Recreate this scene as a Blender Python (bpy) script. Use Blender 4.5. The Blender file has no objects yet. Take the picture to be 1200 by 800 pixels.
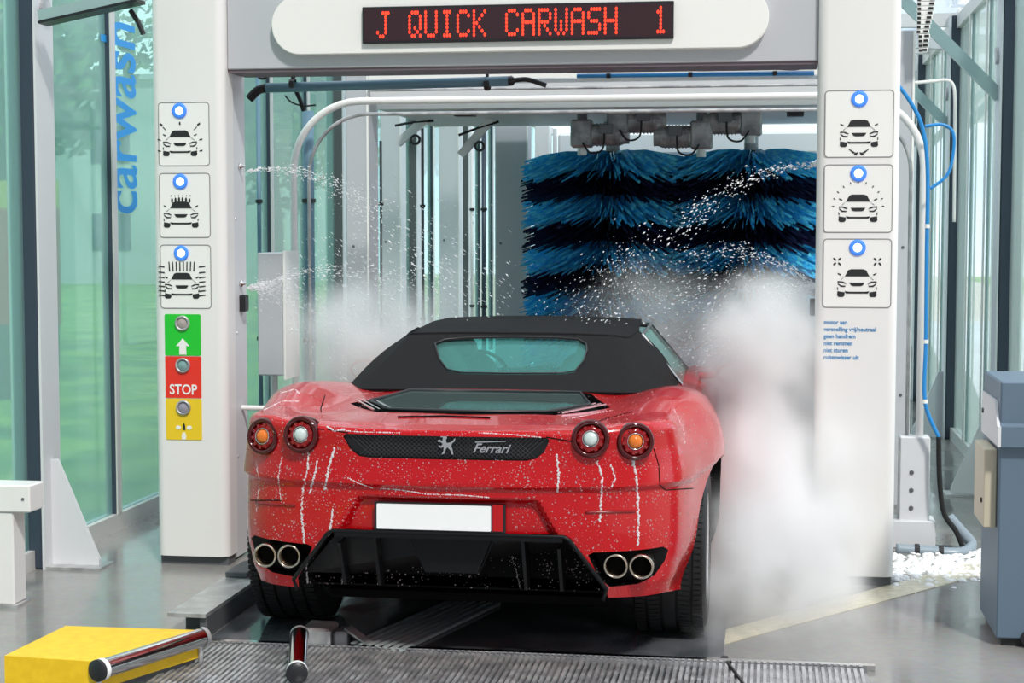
import bpy, math, random
import numpy as np
from mathutils import Vector, Matrix, noise
from mathutils.bvhtree import BVHTree
random.seed(7)
C = bpy.context.scene.collection
PI = math.pi

# ------------------------------------------------------------------ camera, world, light, exposure
FPX, CAMH, VPX, HOR = 1970.0, 1.6, 900.0, 268.0
PITCH = math.atan((400 - HOR) / FPX)
YAW = math.atan((VPX - 600) / FPX * math.cos(PITCH))
FW = Vector((-math.sin(YAW) * math.cos(PITCH), math.cos(YAW) * math.cos(PITCH), -math.sin(PITCH)))
RT = Vector((math.cos(YAW), math.sin(YAW), 0)); UP = RT.cross(FW)
cd = bpy.data.cameras.new('camera'); cam = bpy.data.objects.new('camera', cd); C.objects.link(cam)
cam.location = (0, 0, CAMH)
cam.rotation_euler = Matrix((RT, UP, -FW)).transposed().to_euler()
cd.sensor_width = 36; cd.lens = FPX / 1200 * 36; cd.clip_start = .1; cd.clip_end = 400
bpy.context.scene.camera = cam
sc = bpy.context.scene
sc.view_settings.view_transform = 'Standard'; sc.view_settings.look = 'None'
sc.view_settings.gamma = 1; sc.view_settings.use_curve_mapping = False
sc.view_settings.exposure = 0.25
sc.cycles.use_denoising = True
sc.cycles.max_bounces = 10; sc.cycles.transparent_max_bounces = 24; sc.cycles.volume_bounces = 8
sc.cycles.volume_step_rate = 1.0; sc.cycles.volume_max_steps = 96
sc.cycles.sample_clamp_indirect = 6

w = bpy.data.worlds.new('sky'); sc.world = w; w.use_nodes = True
nt = w.node_tree; bg = nt.nodes['Background']
tc = nt.nodes.new('ShaderNodeTexCoord'); mp = nt.nodes.new('ShaderNodeMapping'); ns = nt.nodes.new('ShaderNodeTexNoise')
cr = nt.nodes.new('ShaderNodeValToRGB')
mp.inputs['Scale'].default_value = (1, 1, 2.5)
ns.inputs['Scale'].default_value = 2.2; ns.inputs['Detail'].default_value = 6
cr.color_ramp.elements[0].position = .38; cr.color_ramp.elements[0].color = (.62, .80, 1.0, 1)
cr.color_ramp.elements[1].position = .58; cr.color_ramp.elements[1].color = (1, 1, 1, 1)
nt.links.new(tc.outputs['Generated'], mp.inputs[0]); nt.links.new(mp.outputs[0], ns.inputs[0])
nt.links.new(ns.outputs['Fac'], cr.inputs[0]); nt.links.new(cr.outputs[0], bg.inputs[0])
sx_ = nt.nodes.new('ShaderNodeSeparateXYZ'); nt.links.new(tc.outputs['Generated'], sx_.inputs[0])
my = nt.nodes.new('ShaderNodeMapRange'); my.inputs[1].default_value = -.5; my.inputs[2].default_value = .1; my.inputs[3].default_value = .42; my.inputs[4].default_value = 1.7
nt.links.new(sx_.outputs['Y'], my.inputs[0]); nt.links.new(my.outputs[0], bg.inputs[1])
sd = bpy.data.lights.new('sun', 'SUN'); sun = bpy.data.objects.new('sun', sd); C.objects.link(sun)
sd.energy = 2.3; sd.angle = math.radians(6); sd.color = (1, .97, .92)
sun.rotation_euler = Vector((-.55, 1.0, -1.25)).to_track_quat('-Z', 'Y').to_euler()

# ------------------------------------------------------------------ helpers
def ray(px, py): return FW + RT * ((px - 600) / FPX) + UP * ((400 - py) / FPX)
O0 = Vector((0, 0, CAMH))
def onz(px, py, z=0.): d = ray(px, py); return O0 + d * ((z - CAMH) / d.z)
def ony(px, py, Y): d = ray(px, py); return O0 + d * (Y / d.y)
def onx(px, py, X): d = ray(px, py); return O0 + d * (X / d.x)

def mat(name, col, rough=.5, metal=0., **k):
    m = bpy.data.materials.new(name); m.use_nodes = True
    b = m.node_tree.nodes['Principled BSDF']
    b.inputs['Base Color'].default_value = (*col, 1); b.inputs['Roughness'].default_value = rough
    b.inputs['Metallic'].default_value = metal
    for kk, v in k.items():
        b.inputs[kk.replace('_', ' ')].default_value = v
    return m
def noisy(m, c1, c2, scale=8, detail=4, rough=None, bump=0., lo=.4, hi=.62, stretch=None):
    n = m.node_tree.nodes; l = m.node_tree.links; b = n['Principled BSDF']
    t = n.new('ShaderNodeTexCoord'); x = n.new('ShaderNodeTexNoise'); x.inputs['Scale'].default_value = scale
    x.inputs['Detail'].default_value = detail
    src = t.outputs['Object']
    if stretch:
        mm = n.new('ShaderNodeMapping'); mm.inputs['Scale'].default_value = stretch; l.new(src, mm.inputs[0]); src = mm.outputs[0]
    l.new(src, x.inputs[0])
    r = n.new('ShaderNodeValToRGB'); r.color_ramp.elements[0].position = lo; r.color_ramp.elements[1].position = hi
    r.color_ramp.elements[0].color = (*c1, 1); r.color_ramp.elements[1].color = (*c2, 1)
    l.new(x.outputs['Fac'], r.inputs[0]); l.new(r.outputs[0], b.inputs['Base Color'])
    if rough:
        q = n.new('ShaderNodeMapRange'); q.inputs[1].default_value = lo; q.inputs[2].default_value = hi
        q.inputs[3].default_value = rough[0]; q.inputs[4].default_value = rough[1]
        l.new(x.outputs['Fac'], q.inputs[0]); l.new(q.outputs[0], b.inputs['Roughness'])
    if bump:
        bp = n.new('ShaderNodeBump'); bp.inputs['Strength'].default_value = bump; bp.inputs['Distance'].default_value = .01
        l.new(x.outputs['Fac'], bp.inputs['Height']); l.new(bp.outputs[0], b.inputs['Normal'])
    return m
def glass(name, tint, film, fac, rough=.02):
    m = bpy.data.materials.new(name); m.use_nodes = True; n = m.node_tree.nodes; l = m.node_tree.links
    n.clear(); o = n.new('ShaderNodeOutputMaterial')
    t = n.new('ShaderNodeBsdfTransparent'); t.inputs[0].default_value = (*tint, 1)
    d = n.new('ShaderNodeBsdfDiffuse'); d.inputs[0].default_value = (*film, 1)
    tr = n.new('ShaderNodeBsdfTranslucent'); tr.inputs[0].default_value = (*film, 1)
    g = n.new('ShaderNodeBsdfGlossy'); g.inputs['Roughness'].default_value = rough
    m0 = n.new('ShaderNodeMixShader'); m0.inputs[0].default_value = .5
    m1 = n.new('ShaderNodeMixShader'); m1.inputs[0].default_value = fac
    m2 = n.new('ShaderNodeMixShader'); f = n.new('ShaderNodeFresnel'); f.inputs[0].default_value = 1.45
    l.new(d.outputs[0], m0.inputs[1]); l.new(tr.outputs[0], m0.inputs[2])
    l.new(t.outputs[0], m1.inputs[1]); l.new(m0.outputs[0], m1.inputs[2])
    ge = n.new('ShaderNodeNewGeometry'); sb = n.new('ShaderNodeMath'); sb.operation = 'SUBTRACT'; sb.inputs[0].default_value = 1; l.new(ge.outputs['Backfacing'], sb.inputs[1])
    mu = n.new('ShaderNodeMath'); mu.operation = 'MULTIPLY'; l.new(f.outputs[0], mu.inputs[0]); l.new(sb.outputs[0], mu.inputs[1]); l.new(mu.outputs[0], m2.inputs[0]); l.new(m1.outputs[0], m2.inputs[1]); l.new(g.outputs[0], m2.inputs[2])
    l.new(m2.outputs[0], o.inputs[0]); return m
def emis(name, col, s):
    m = bpy.data.materials.new(name); m.use_nodes = True; b = m.node_tree.nodes['Principled BSDF']
    b.inputs['Base Color'].default_value = (*col, 1); b.inputs['Emission Color'].default_value = (*col, 1)
    b.inputs['Emission Strength'].default_value = s; return m

WO = {}
def org(o): return WO.get(o.name, Vector((0, 0, 0)))
def tag(o, label=None, cat=None, group=None, kind=None):
    if label: o['label'] = label
    if cat: o['category'] = cat
    if group: o['group'] = group
    if kind: o['kind'] = kind
    return o
def thing(name, loc, label, cat, group=None, local=False):
    o = bpy.data.objects.new(name, None); C.objects.link(o); o.location = loc; o.empty_display_size = .1
    WO[o.name] = Vector((0, 0, 0)) if local else Vector(loc)
    return tag(o, label, cat, group)

class MB:
    def __init__(s): s.v = []; s.f = []; s.mi = []; s.cur = 0
    def add(s, vs, fs):
        k = len(s.v); s.v += [tuple(v) for v in vs]; s.f += [tuple(i + k for i in f) for f in fs]; s.mi += [s.cur] * len(fs); return s
    def box(s, lo, hi, bev=0.):
        x0, y0, z0 = lo; x1, y1, z1 = hi
        if not bev:
            return s.add([(x0,y0,z0),(x1,y0,z0),(x1,y1,z0),(x0,y1,z0),(x0,y0,z1),(x1,y0,z1),(x1,y1,z1),(x0,y1,z1)],
                  [(0,3,2,1),(4,5,6,7),(0,1,5,4),(1,2,6,5),(2,3,7,6),(3,0,4,7)])
        b = bev; V = []; L = [(z0, b), (z0 + b, 0), (z1 - b, 0), (z1, b)]
        for z, i in L:
            V += [(x0+i+b*(i==0), y0+i, z),(x1-i-b*(i==0), y0+i, z),(x1-i, y0+i+b*(i==0), z),(x1-i, y1-i-b*(i==0), z),
                  (x1-i-b*(i==0), y1-i, z),(x0+i+b*(i==0), y1-i, z),(x0+i, y1-i-b*(i==0), z),(x0+i, y0+i+b*(i==0), z)]
        F = [tuple(range(7, -1, -1)), tuple(range(24, 32))]
        for r in range(3):
            for k in range(8):
                F.append((r*8+k, r*8+(k+1)%8, r*8+8+(k+1)%8, r*8+8+k))
        return s.add(V, F)
    def obox(s, p0, p1, w, h, up=(0,0,1)):
        p0 = Vector(p0); p1 = Vector(p1); d = (p1-p0).normalized(); u = Vector(up)
        a = d.cross(u)
        if a.length < 1e-4: a = d.cross(Vector((1,0,0)))
        a.normalize(); u = a.cross(d); V = []
        for p in (p0, p1):
            for sx, sy in ((-1,-1),(1,-1),(1,1),(-1,1)): V.append(p + a*(sx*w/2) + u*(sy*h/2))
        return s.add(V, [(3,2,1,0),(4,5,6,7),(0,1,5,4),(1,2,6,5),(2,3,7,6),(3,0,4,7)])
    def tube(s, pts, r, seg=10, cap=True):
        pts = [Vector(p) for p in pts]; n = len(pts); V = []; F = []
        rs = r if isinstance(r, (list, tuple)) else [r]*n
        t0 = (pts[1]-pts[0]).normalized(); a = t0.orthogonal().normalized()
        for i, p in enumerate(pts):
            t = (pts[min(i+1,n-1)] - pts[max(i-1,0)]).normalized()
            a = (a - t*a.dot(t)); a = a.normalized() if a.length > 1e-6 else t.orthogonal().normalized()
            b = t.cross(a)
            for k in range(seg):
                c = 2*PI*k/seg; V.append(p + (a*math.cos(c) + b*math.sin(c))*rs[i])
        for i in range(n-1):
            for k in range(seg): F.append((i*seg+k, i*seg+(k+1)%seg, (i+1)*seg+(k+1)%seg, (i+1)*seg+k))
        if cap: F.append(tuple(range(seg-1,-1,-1))); F.append(tuple((n-1)*seg+k for k in range(seg)))
        return s.add(V, F)
    def lathe(s, p0, ax, prof, seg=32, closed=False):
        p0 = Vector(p0); ax = Vector(ax).normalized(); a = ax.orthogonal().normalized(); b = ax.cross(a); V = []; F = []
        n = len(prof)
        for r, h in prof:
            for k in range(seg):
                c = 2*PI*k/seg; V.append(p0 + ax*h + (a*math.cos(c)+b*math.sin(c))*r)
        for i in range(n if closed else n-1):
            j = (i+1) % n
            for k in range(seg): F.append((i*seg+k, i*seg+(k+1)%seg, j*seg+(k+1)%seg, j*seg+k))
        return s.add(V, F)
    def prism(s, poly, o, u, v, depth):
        """poly of 2d points on the plane o,u,v, pushed by the vector depth"""
        o = Vector(o); u = Vector(u); v = Vector(v); d = Vector(depth); n = len(poly)
        V = [o+u*x+v*y for x, y in poly] + [o+u*x+v*y+d for x, y in poly]
        F = [tuple(range(n)), tuple(range(2*n-1, n-1, -1))] + [(i, n+i, n+(i+1)%n, (i+1)%n) for i in range(n)]
        return s.add(V, F)
    def build(s, name, m, parent=None, smooth=False, angle=None, origin=None):
        me = bpy.data.meshes.new(name)
        o0 = org(parent) if parent else (Vector(origin) if origin is not None else Vector((0,0,0)))
        me.from_pydata([(v[0]-o0[0], v[1]-o0[1], v[2]-o0[2]) for v in s.v], [], s.f); me.validate()
        for mm in (m if isinstance(m, (list, tuple)) else [m]): me.materials.append(mm)
        if len(me.polygons) == len(s.mi): me.polygons.foreach_set('material_index', s.mi)
        if smooth: me.shade_smooth()
        if angle: me.shade_smooth(); me.set_sharp_from_angle(angle=math.radians(angle))
        o = bpy.data.objects.new(name, me); C.objects.link(o)
        if parent: o.parent = parent; WO[o.name] = Vector(o0)
        else: o.location = o0; WO[o.name] = Vector(o0)
        return o
def rrect(x0, y0, x1, y1, r, n=5):
    P = []
    for cx, cy, a0 in ((x1-r,y1-r,0),(x0+r,y1-r,90),(x0+r,y0+r,180),(x1-r,y0+r,270)):
        for i in range(n+1):
            a = math.radians(a0+90*i/n); P.append((cx+r*math.cos(a), cy+r*math.sin(a)))
    return P
def ell(cx, cy, rx, ry, n=20, rot=0): 
    return [(cx+rx*math.cos(2*PI*i/n)*math.cos(rot)-ry*math.sin(2*PI*i/n)*math.sin(rot), cy+rx*math.cos(2*PI*i/n)*math.sin(rot)+ry*math.sin(2*PI*i/n)*math.cos(rot)) for i in range(n)]
def spline(P, n=12):
    P = [Vector(p) for p in P]; out = []
    for i in range(len(P)-1):
        a = P[max(i-1,0)]; b = P[i]; c = P[i+1]; d = P[min(i+2,len(P)-1)]
        for k in range(n):
            t = k/n; out.append(.5*((2*b)+(c-a)*t+(2*a-5*b+4*c-d)*t*t+(3*b-a-3*c+d)*t**3))
    out.append(P[-1]); return out
def text_into(mb, body, size, o, u, v, depth, align='LEFT', shear=0., bold=0., squash=1.):
    cu = bpy.data.curves.new('t', 'FONT'); cu.body = body; cu.size = size; cu.align_x = align; cu.shear = shear
    cu.resolution_u = 4; cu.offset = bold; cu.space_line = 1.0
    ob = bpy.data.objects.new('t', cu); C.objects.link(ob)
    dg = bpy.context.evaluated_depsgraph_get(); me = bpy.data.meshes.new_from_object(ob.evaluated_get(dg))
    o = Vector(o); u = Vector(u); v = Vector(v); d = Vector(depth)
    V = [o+u*(p.co.x*squash)+v*p.co.y+d for p in me.vertices]
    mb.add(V, [tuple(p.vertices) for p in me.polygons])
    bpy.data.objects.remove(ob); bpy.data.curves.remove(cu); bpy.data.meshes.remove(me)
def boolean(o, cutters, mode='DIFFERENCE'):
    for c in cutters:
        md = o.modifiers.new('b', 'BOOLEAN'); md.operation = mode; md.object = c; md.solver = 'EXACT'; md.material_mode = 'TRANSFER'
    dg = bpy.context.evaluated_depsgraph_get(); me = bpy.data.meshes.new_from_object(o.evaluated_get(dg))
    o.modifiers.clear(); old = o.data; o.data = me; bpy.data.meshes.remove(old)
    for c in cutters: d = c.data; bpy.data.objects.remove(c); bpy.data.meshes.remove(d)
def copy_tree(o, parent=None):
    c = o.copy(); C.objects.link(c)
    if parent: c.parent = parent
    for ch in list(o.children): copy_tree(ch, c)
    return c
def sst(a, b, x): t = min(1, max(0, (x-a)/(b-a))); return t*t*(3-2*t)
def lin(x, X, Y): return float(np.interp(x, X, Y))

# ------------------------------------------------------------------ materials
M = {}
M['white'] = mat('white_paint', (.80,.785,.765), .35)
M['white2'] = mat('white_plastic', (.86,.85,.82), .3)
M['grey'] = mat('grey_paint', (.50,.51,.54), .45)
M['lgrey'] = mat('light_grey_paint', (.66,.67,.69), .45)
M['dgrey'] = mat('dark_grey', (.10,.105,.115), .5)
M['steel'] = noisy(mat('galvanised_steel', (.5,.5,.5), .35, .6), (.42,.42,.43), (.60,.60,.60), 14, rough=(.3,.5))
M['black'] = mat('black_plastic', (.012,.012,.014), .4)
M['rubber'] = mat('black_rubber', (.014,.014,.015), .55, Specular_IOR_Level=.3)
M['chrome'] = mat('polished_steel', (.75,.74,.74), .12, 1.)
M['pipeb'] = mat('blue_grey_pipe', (.10,.20,.27), .4)
M['hose'] = mat('blue_hose', (.02,.25,.62), .35)
M['teal'] = mat('teal_paint', (.30,.42,.42), .4)
M['navy'] = mat('navy_post', (.035,.05,.075), .4)
M['groove'] = mat('groove_grey', (.30,.29,.29), .6)
M['glass'] = glass('wall_glass', (.72,.93,.90), (.50,.71,.73), .38)
M['glassr'] = glass('wall_glass_pale', (.86,.97,.94), (.88,.98,.95), .56)
M['roofg'] = glass('roof_glass', (.95,.98,1), (.9,.94,.97), .25)
M['letter'] = mat('blue_letter_film', (.02,.30,.72), .5)

# ------------------------------------------------------------------ floor and ground
def floor_mat():
    m = mat('wet_concrete', (.3,.3,.29), .2); n = m.node_tree.nodes; l = m.node_tree.links; b = n['Principled BSDF']
    t = n.new('ShaderNodeTexCoord'); a = n.new('ShaderNodeTexNoise'); a.inputs['Scale'].default_value = .9; a.inputs['Detail'].default_value = 5
    c = n.new('ShaderNodeTexNoise'); c.inputs['Scale'].default_value = 30; c.inputs['Detail'].default_value = 6
    l.new(t.outputs['Object'], a.inputs[0]); l.new(t.outputs['Object'], c.inputs[0])
    r = n.new('ShaderNodeValToRGB'); r.color_ramp.elements[0].position = .35; r.color_ramp.elements[1].position = .7
    r.color_ramp.elements[0].color = (.23,.225,.215,1); r.color_ramp.elements[1].color = (.36,.345,.325,1)
    mx = n.new('ShaderNodeMix'); mx.data_type = 'RGBA'; mx.blend_type = 'MULTIPLY'; mx.inputs[0].default_value = .35
    l.new(a.outputs['Fac'], r.inputs[0]); l.new(r.outputs[0], mx.inputs[6]); l.new(c.outputs['Color'], mx.inputs[7]); l.new(mx.outputs[2], b.inputs['Base Color'])
    q = n.new('ShaderNodeMapRange'); q.inputs[1].default_value = .42; q.inputs[2].default_value = .6; q.inputs[3].default_value = .05; q.inputs[4].default_value = .22
    l.new(a.outputs['Fac'], q.inputs[0]); l.new(q.outputs[0], b.inputs['Roughness'])
    bp = n.new('ShaderNodeBump'); bp.inputs['Strength'].default_value = .12; bp.inputs['Distance'].default_value = .01
    c2 = n.new('ShaderNodeTexNoise'); c2.inputs['Scale'].default_value = 7; c2.inputs['Detail'].default_value = 4; l.new(t.outputs['Object'], c2.inputs[0])
    l.new(c2.outputs['Fac'], bp.inputs['Height']); l.new(bp.outputs[0], b.inputs['Normal'])
    b.inputs['Specular IOR Level'].default_value = .7
    return m
M['floor'] = floor_mat()
def struct(name, mb, m, **k): o = mb.build(name, m, **k); o['kind'] = 'structure'; return o
struct('floor', MB().box((-3.5, -3, -.2), (1.55, 30, 0)), M['floor'])
M['pave'] = noisy(mat('outdoor_paving', (.5,.48,.42), .7), (.46,.44,.38), (.60,.57,.50), 6)
struct('pavement', MB().box((1.55, -3, -.22), (30, 60, -.02)), M['pave'])
M['lawn'] = noisy(mat('grass', (.1,.3,.03), .9), (.11,.27,.03), (.30,.46,.05), 1.2, 6, bump=.6)
struct('lawn', MB().box((-60, -3, -.25), (-3.5, 60, -.05)), M['lawn'])
struct('ground_far', MB().box((-3.5, 30, -.25), (1.55, 60, -.03)), M['pave'])
M['cream'] = noisy(mat('painted_sunlight_cream', (.62,.56,.40), .3), (.50,.46,.34), (.68,.62,.46), 22)  # cream colour laid on the floor in place of a strip of sunlight
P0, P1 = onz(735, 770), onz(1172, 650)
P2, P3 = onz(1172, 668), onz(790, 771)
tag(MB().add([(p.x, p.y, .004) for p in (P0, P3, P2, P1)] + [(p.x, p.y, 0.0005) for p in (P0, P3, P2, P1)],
    [(0,1,2,3),(4,7,6,5),(0,4,5,1),(1,5,6,2),(2,6,7,3),(3,7,4,0)]).build('sunlight_stripe', M['cream']),
    'strip of sunlight painted in cream, running diagonally over the wet floor past the right column', 'painted sunlight strip')

# conveyor pit plates
M['ribsteel'] = noisy(mat('wet_grating_steel', (.3,.3,.31), .22, .75), (.22,.23,.24), (.42,.42,.43), 9, rough=(.15,.35))
g = thing('floor_grating', (-.9, 6.0, 0), 'ribbed steel grating plate across the floor in front of the red car', 'grating')
mb = MB().box((-2.16, 4.2, .001), (.37, 6.13, .006)); mb.build('plate', M['ribsteel'], g)
mb = MB()
x = -2.14
while x < .36: mb.box((x, 4.2, .006), (x+.012, 6.12, .013)); x += .023
o = mb.build('ribs', M['steel'], g)
MB().box((-2.20, 6.13, .001), (.40, 6.16, .02)).build('edge_strip', M['chrome'], g)
g = thing('floor_grating', (-.9, 6.5, 0), 'dark wet plate in the floor underneath the red car', 'floor plate')
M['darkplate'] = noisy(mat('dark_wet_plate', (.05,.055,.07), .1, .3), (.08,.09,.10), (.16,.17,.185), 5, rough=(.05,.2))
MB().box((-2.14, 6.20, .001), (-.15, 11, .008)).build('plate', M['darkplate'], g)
mb = MB(); A, B_ = onz(400, 758), onz(520, 705)
d = (B_-A).normalized(); nn = Vector((-d.y, d.x, 0))
for k in range(7):
    p = A + nn*(-.05-.035*k) + Vector((0,0,.016)); mb.obox(p, p+d*(B_-A).length, .017, .012)
mb.build('anti_slip_strips', mat('strip_steel', (.45,.50,.50), .3, .3), g)
t = thing('floor_lever', onz(858, 786), 'small black lever handle lying on the grating at the bottom edge', 'lever')
a, b = onz(849, 772, .01), onz(872, 803, .01)
MB().tube([a, b], .008).build('rod', M['black'], t); MB().lathe(a+Vector((0,0,-.01)), (0,0,1), [(0,0),(.014,0),(.014,.02),(0,.02)], 12).build('pivot', M['black'], t)

# ------------------------------------------------------------------ left glass wall
LX, RX, ZT = -3.43, 1.42, 3.2
M['wallrail'] = mat('aluminium_rail', (.62,.61,.59), .4, .2)
def glass_wall(side, X, sg, m, y0, y1):
    mb = MB().box((X-.035, y0, 0), (X+.035, y1, .09)).box((X-.035, y0, ZT-.1), (X+.035, y1, ZT))
    wl = struct('wall_'+side, mb, M['wallrail'])
    y = 7.5-2.85*2; k = 0; n = 0
    bays = []
    while y < y1:
        for j in range(3):
            a = y + .95*j
            if a+.9 > y0 and a < y1: bays.append(a)
        y += 2.85
    for a in bays:
        n += 1
        o = struct('window_%s_%d' % (side, n), MB().box((X-.006, max(a+.03,y0), .09), (X+.006, a+.92, ZT-.1)), m)
        if abs((a-7.5) % 2.85) > .1 and abs((a-7.5) % 2.85 - 2.85) > .1:
            mu = struct('trim_%s_%d' % (side, n), MB().box((X-(.03 if sg > 0 else .016), a-.025, .09), (X+(.03 if sg > 0 else .016), a+.025, ZT-.1)), M['navy'] if sg > 0 else M['teal'])
            struct('trim_%s_strip_%d' % (side, n), MB().box((X+sg*.034-.004, a-.03, .09), (X+sg*.034+.004, a+.03, ZT-.1)), M['wallrail'])
glass_wall('left', LX, 1, M['glass'], 3.0, 27.0)
glass_wall('right', RX, -1, M['glassr'], 8.6, 27.0)

M['postg'] = mat('charcoal_post', (.10,.105,.11), .45)
def post(X, Y, sg, label, grp):
    """sg=+1: the room lies towards +X"""
    t = thing('steel_post', (X, Y, 0), label, 'post', grp)
    x0, x1 = sorted((X-sg*.05, X+sg*.07))
    MB().box((x0, Y-.10, 0), (x1, Y+.10, ZT), .008).build('column', M['navy'] if Y < 8 or sg < 0 else M['postg'], t)
    xi = X+sg*.071; a, b = sorted((xi, xi+sg*.012))
    MB().box((a, Y-.098, 0), (b, Y+.098, ZT)).build('liner', M['lgrey'], t)
    a, b = sorted((X-sg*.052, X-sg*.064))
    MB().box((a, Y-.11, 0), (b, Y+.098, ZT)).build('flange', M['white2'], t)
    xi = X+sg*.08
    MB().prism([(0,0.012),(sg*.235,.012),(sg*.235,.04),(sg*.035,.51),(0,.51)], (xi, Y-.012, 0), (1,0,0), (0,0,1), (0,.024,0)).build('gusset', M['lgrey'], t)
    a, b = sorted((xi, xi+sg*.27)); MB().box((a, Y-.09, .0), (b, Y+.09, .012)).build('base_plate', M['steel'], t)
    if sg < 0: MB().obox((xi-sg*.01, Y, 2.38), (xi+sg*.62, Y, 3.02), .05, .07).build('knee_brace', M['teal'], t)
    a, b = sorted((X, X+sg*1.1)); MB().obox((X, Y, 3.0), (X+sg*2.3, Y, 3.14), .07, .10).build('rafter', M['lgrey'], t)
    MB().lathe((xi, Y, 2.62), (sg,0,0), [(0,0),(.05,0),(.05,.02),(0,.02)], 16).build('bolt_cap', M['steel'], t)
    return t
for Y, lb in ((7.5, 'dark steel wall post with pale triangular foot gusset, nearest on the left glass wall'), (13.2, 'dark wall post seen left of the wide grey pillar inside the portal'),
        (16.05, 'dark wall post seen behind the spray, beyond the wide grey pillar'), (18.9, 'thin dark wall post farthest down the left glass wall')):
    post(LX, Y, 1, lb, 'posts of the left glass wall')
for Y, lb in ((10.35, 'dark post with knee brace on right glass wall behind the blue-grey cabinet'), (13.2, 'dark post with pale triangular gusset, second on the right glass wall'),
        (16.05, 'dark post with knee brace, farthest on the right glass wall')):
    post(RX, Y, -1, lb, 'posts of the right glass wall')
# roof of pale panels between the walls, behind the portal
struct('ceiling', MB().box((LX, 9.3, 3.24), (RX, 27, 3.26)), M['roofg'])
for k in range(9):
    struct('trim_%d' % (k+30), MB().box((LX, 9.3+k*2.0, 3.14), (RX, 9.38+k*2.0, 3.24)), M['white'])
# awning brace at upper left
t = thing('awning_bracket', (-3.3, 7.4, 2.6), 'grey sloping awning arm above the left glass wall at top left', 'bracket')
a = ony(50, 20, 7.35); b = ony(165, -6, 7.35)
MB().obox(a, b, .10, .05).build('arm', M['teal'], t)
MB().obox(a+Vector((0,0,-.03)), b+Vector((0,0,-.03)), .11, .012).build('seal', M['black'], t)
MB().tube([ony(153, 12, 7.4), ony(162, 26, 7.4), ony(168, 40, 7.4)], .012).build('hook', M['black'], t)
# blue vertical lettering on the left glass
tx = MB(); yb = onx(128, 250, LX).y; ye = onx(158, 250, LX).y
text_into(tx, 'carwash', (ye-yb)*1.85, (LX+.012, ye, onx(140, 252, LX).z), (0,0,1), (0,-1,0), (0,0,0), bold=.008, squash=.47)
tag(tx.build('lettering', M['letter']), 'blue word carwash running upwards on the left glass pane', 'lettering')
# ------------------------------------------------------------------ outside, left and right
def tree(X, Y, h, r, seed, label):
    random.seed(seed); t = thing('tree', (X, Y, -.05), label, 'tree', 'trees beyond the left glass wall')
    MB().tube([(X,Y,-.05),(X+.05,Y,h*.3),(X-.05,Y+.05,h*.6)], [.14,.11,.07]).build('trunk', mat('bark', (.12,.085,.06), .9), t)
    mb = MB()
    cl = [(Vector((random.uniform(-1,1), random.uniform(-1,1), random.uniform(-.8,1))).normalized()*random.uniform(.2,.85), random.uniform(.3,.5)) for _ in range(16)]
    for i in range(2600):
        c, rr = random.choice(cl); d = Vector((random.gauss(0,1), random.gauss(0,1), random.gauss(0,1))).normalized()
        p = Vector((X,Y,h*.68)) + Vector((c.x*r, c.y*r, c.z*r*.9)) + d*rr*r*random.uniform(.6,1)
        q = Vector((random.gauss(0,1), random.gauss(0,1), random.gauss(0,1))).normalized(); a = q.orthogonal().normalized(); b = q.cross(a); s = random.uniform(.06,.13)
        mb.add([p-a*s, p-b*s*.6, p+a*s, p+b*s*.6], [(0,1,2,3)])
    mb.build('foliage', M['leaf'], t)
M['leaf'] = noisy(mat('leaves', (.08,.22,.03), .6), (.04,.13,.02), (.20,.36,.05), 3)
for k, (X, Y, h, r, lb) in enumerate(((-7.3, 15.4, 4.4, 1.2, 'leafy green tree outside at the top left corner'),
    (-8.5, 19, 5, 1.8, 'broad green tree outside the left glass wall behind the portal column'),
    (-7.5, 25, 5.2, 1.9, 'green tree seen through glass just right of the left portal column'),
    (-10, 33, 6, 2.4, 'tall green tree farther off beyond left glass wall'),
    (-6.5, 36, 5, 1.8, 'distant green tree seen through the glass near the grey pillars'))): tree(X, Y, h, r, k+3, lb)
random.seed(11)
t = thing('advert_board', (-5.3, 11.6, -.05), 'red and yellow board standing outside at the left edge', 'sign')
MB().box((-5.75, 11.6, .9), (-5.1, 11.64, 1.75)).build('board', mat('red_board', (.65,.07,.05), .5), t)
MB().box((-5.75, 11.6, 1.75), (-5.1, 11.64, 1.95)).build('yellow_panel', mat('yellow_board', (.8,.6,.05), .5), t)
for xx in (-5.72, -5.16): MB().tube([(xx,11.62,-.05),(xx,11.62,.95)], .02).build('leg', M['lgrey'], t)
M['facade'] = mat('pale_facade', (.62,.63,.62), .8)
def building(lo, hi, label):
    t = thing('building', (lo[0], lo[1], lo[2]), label, 'building')
    MB().box(lo, hi).build('wall', M['facade'], t)
    MB().box((lo[0]-.2, lo[1]-.2, hi[2]), (hi[0]+.2, hi[1]+.2, hi[2]+.15)).build('roof', M['lgrey'], t)
    z = lo[2]+1
    while z < hi[2]-1:
        x = lo[0]+1
        while x < hi[0]-1.5:
            MB().box((x, lo[1]-.03, z), (x+1.2, lo[1]+.01, z+1.1)).build('window', M['navy'], t); x += 2.6
        z += 2.6
building((-34, 48, -.05), (-14, 56, 6), 'pale low building far off beyond the lawn at left')
building((4.5, 40, -.05), (16, 50, 6.5), 'pale building beyond the right glass wall')

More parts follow.
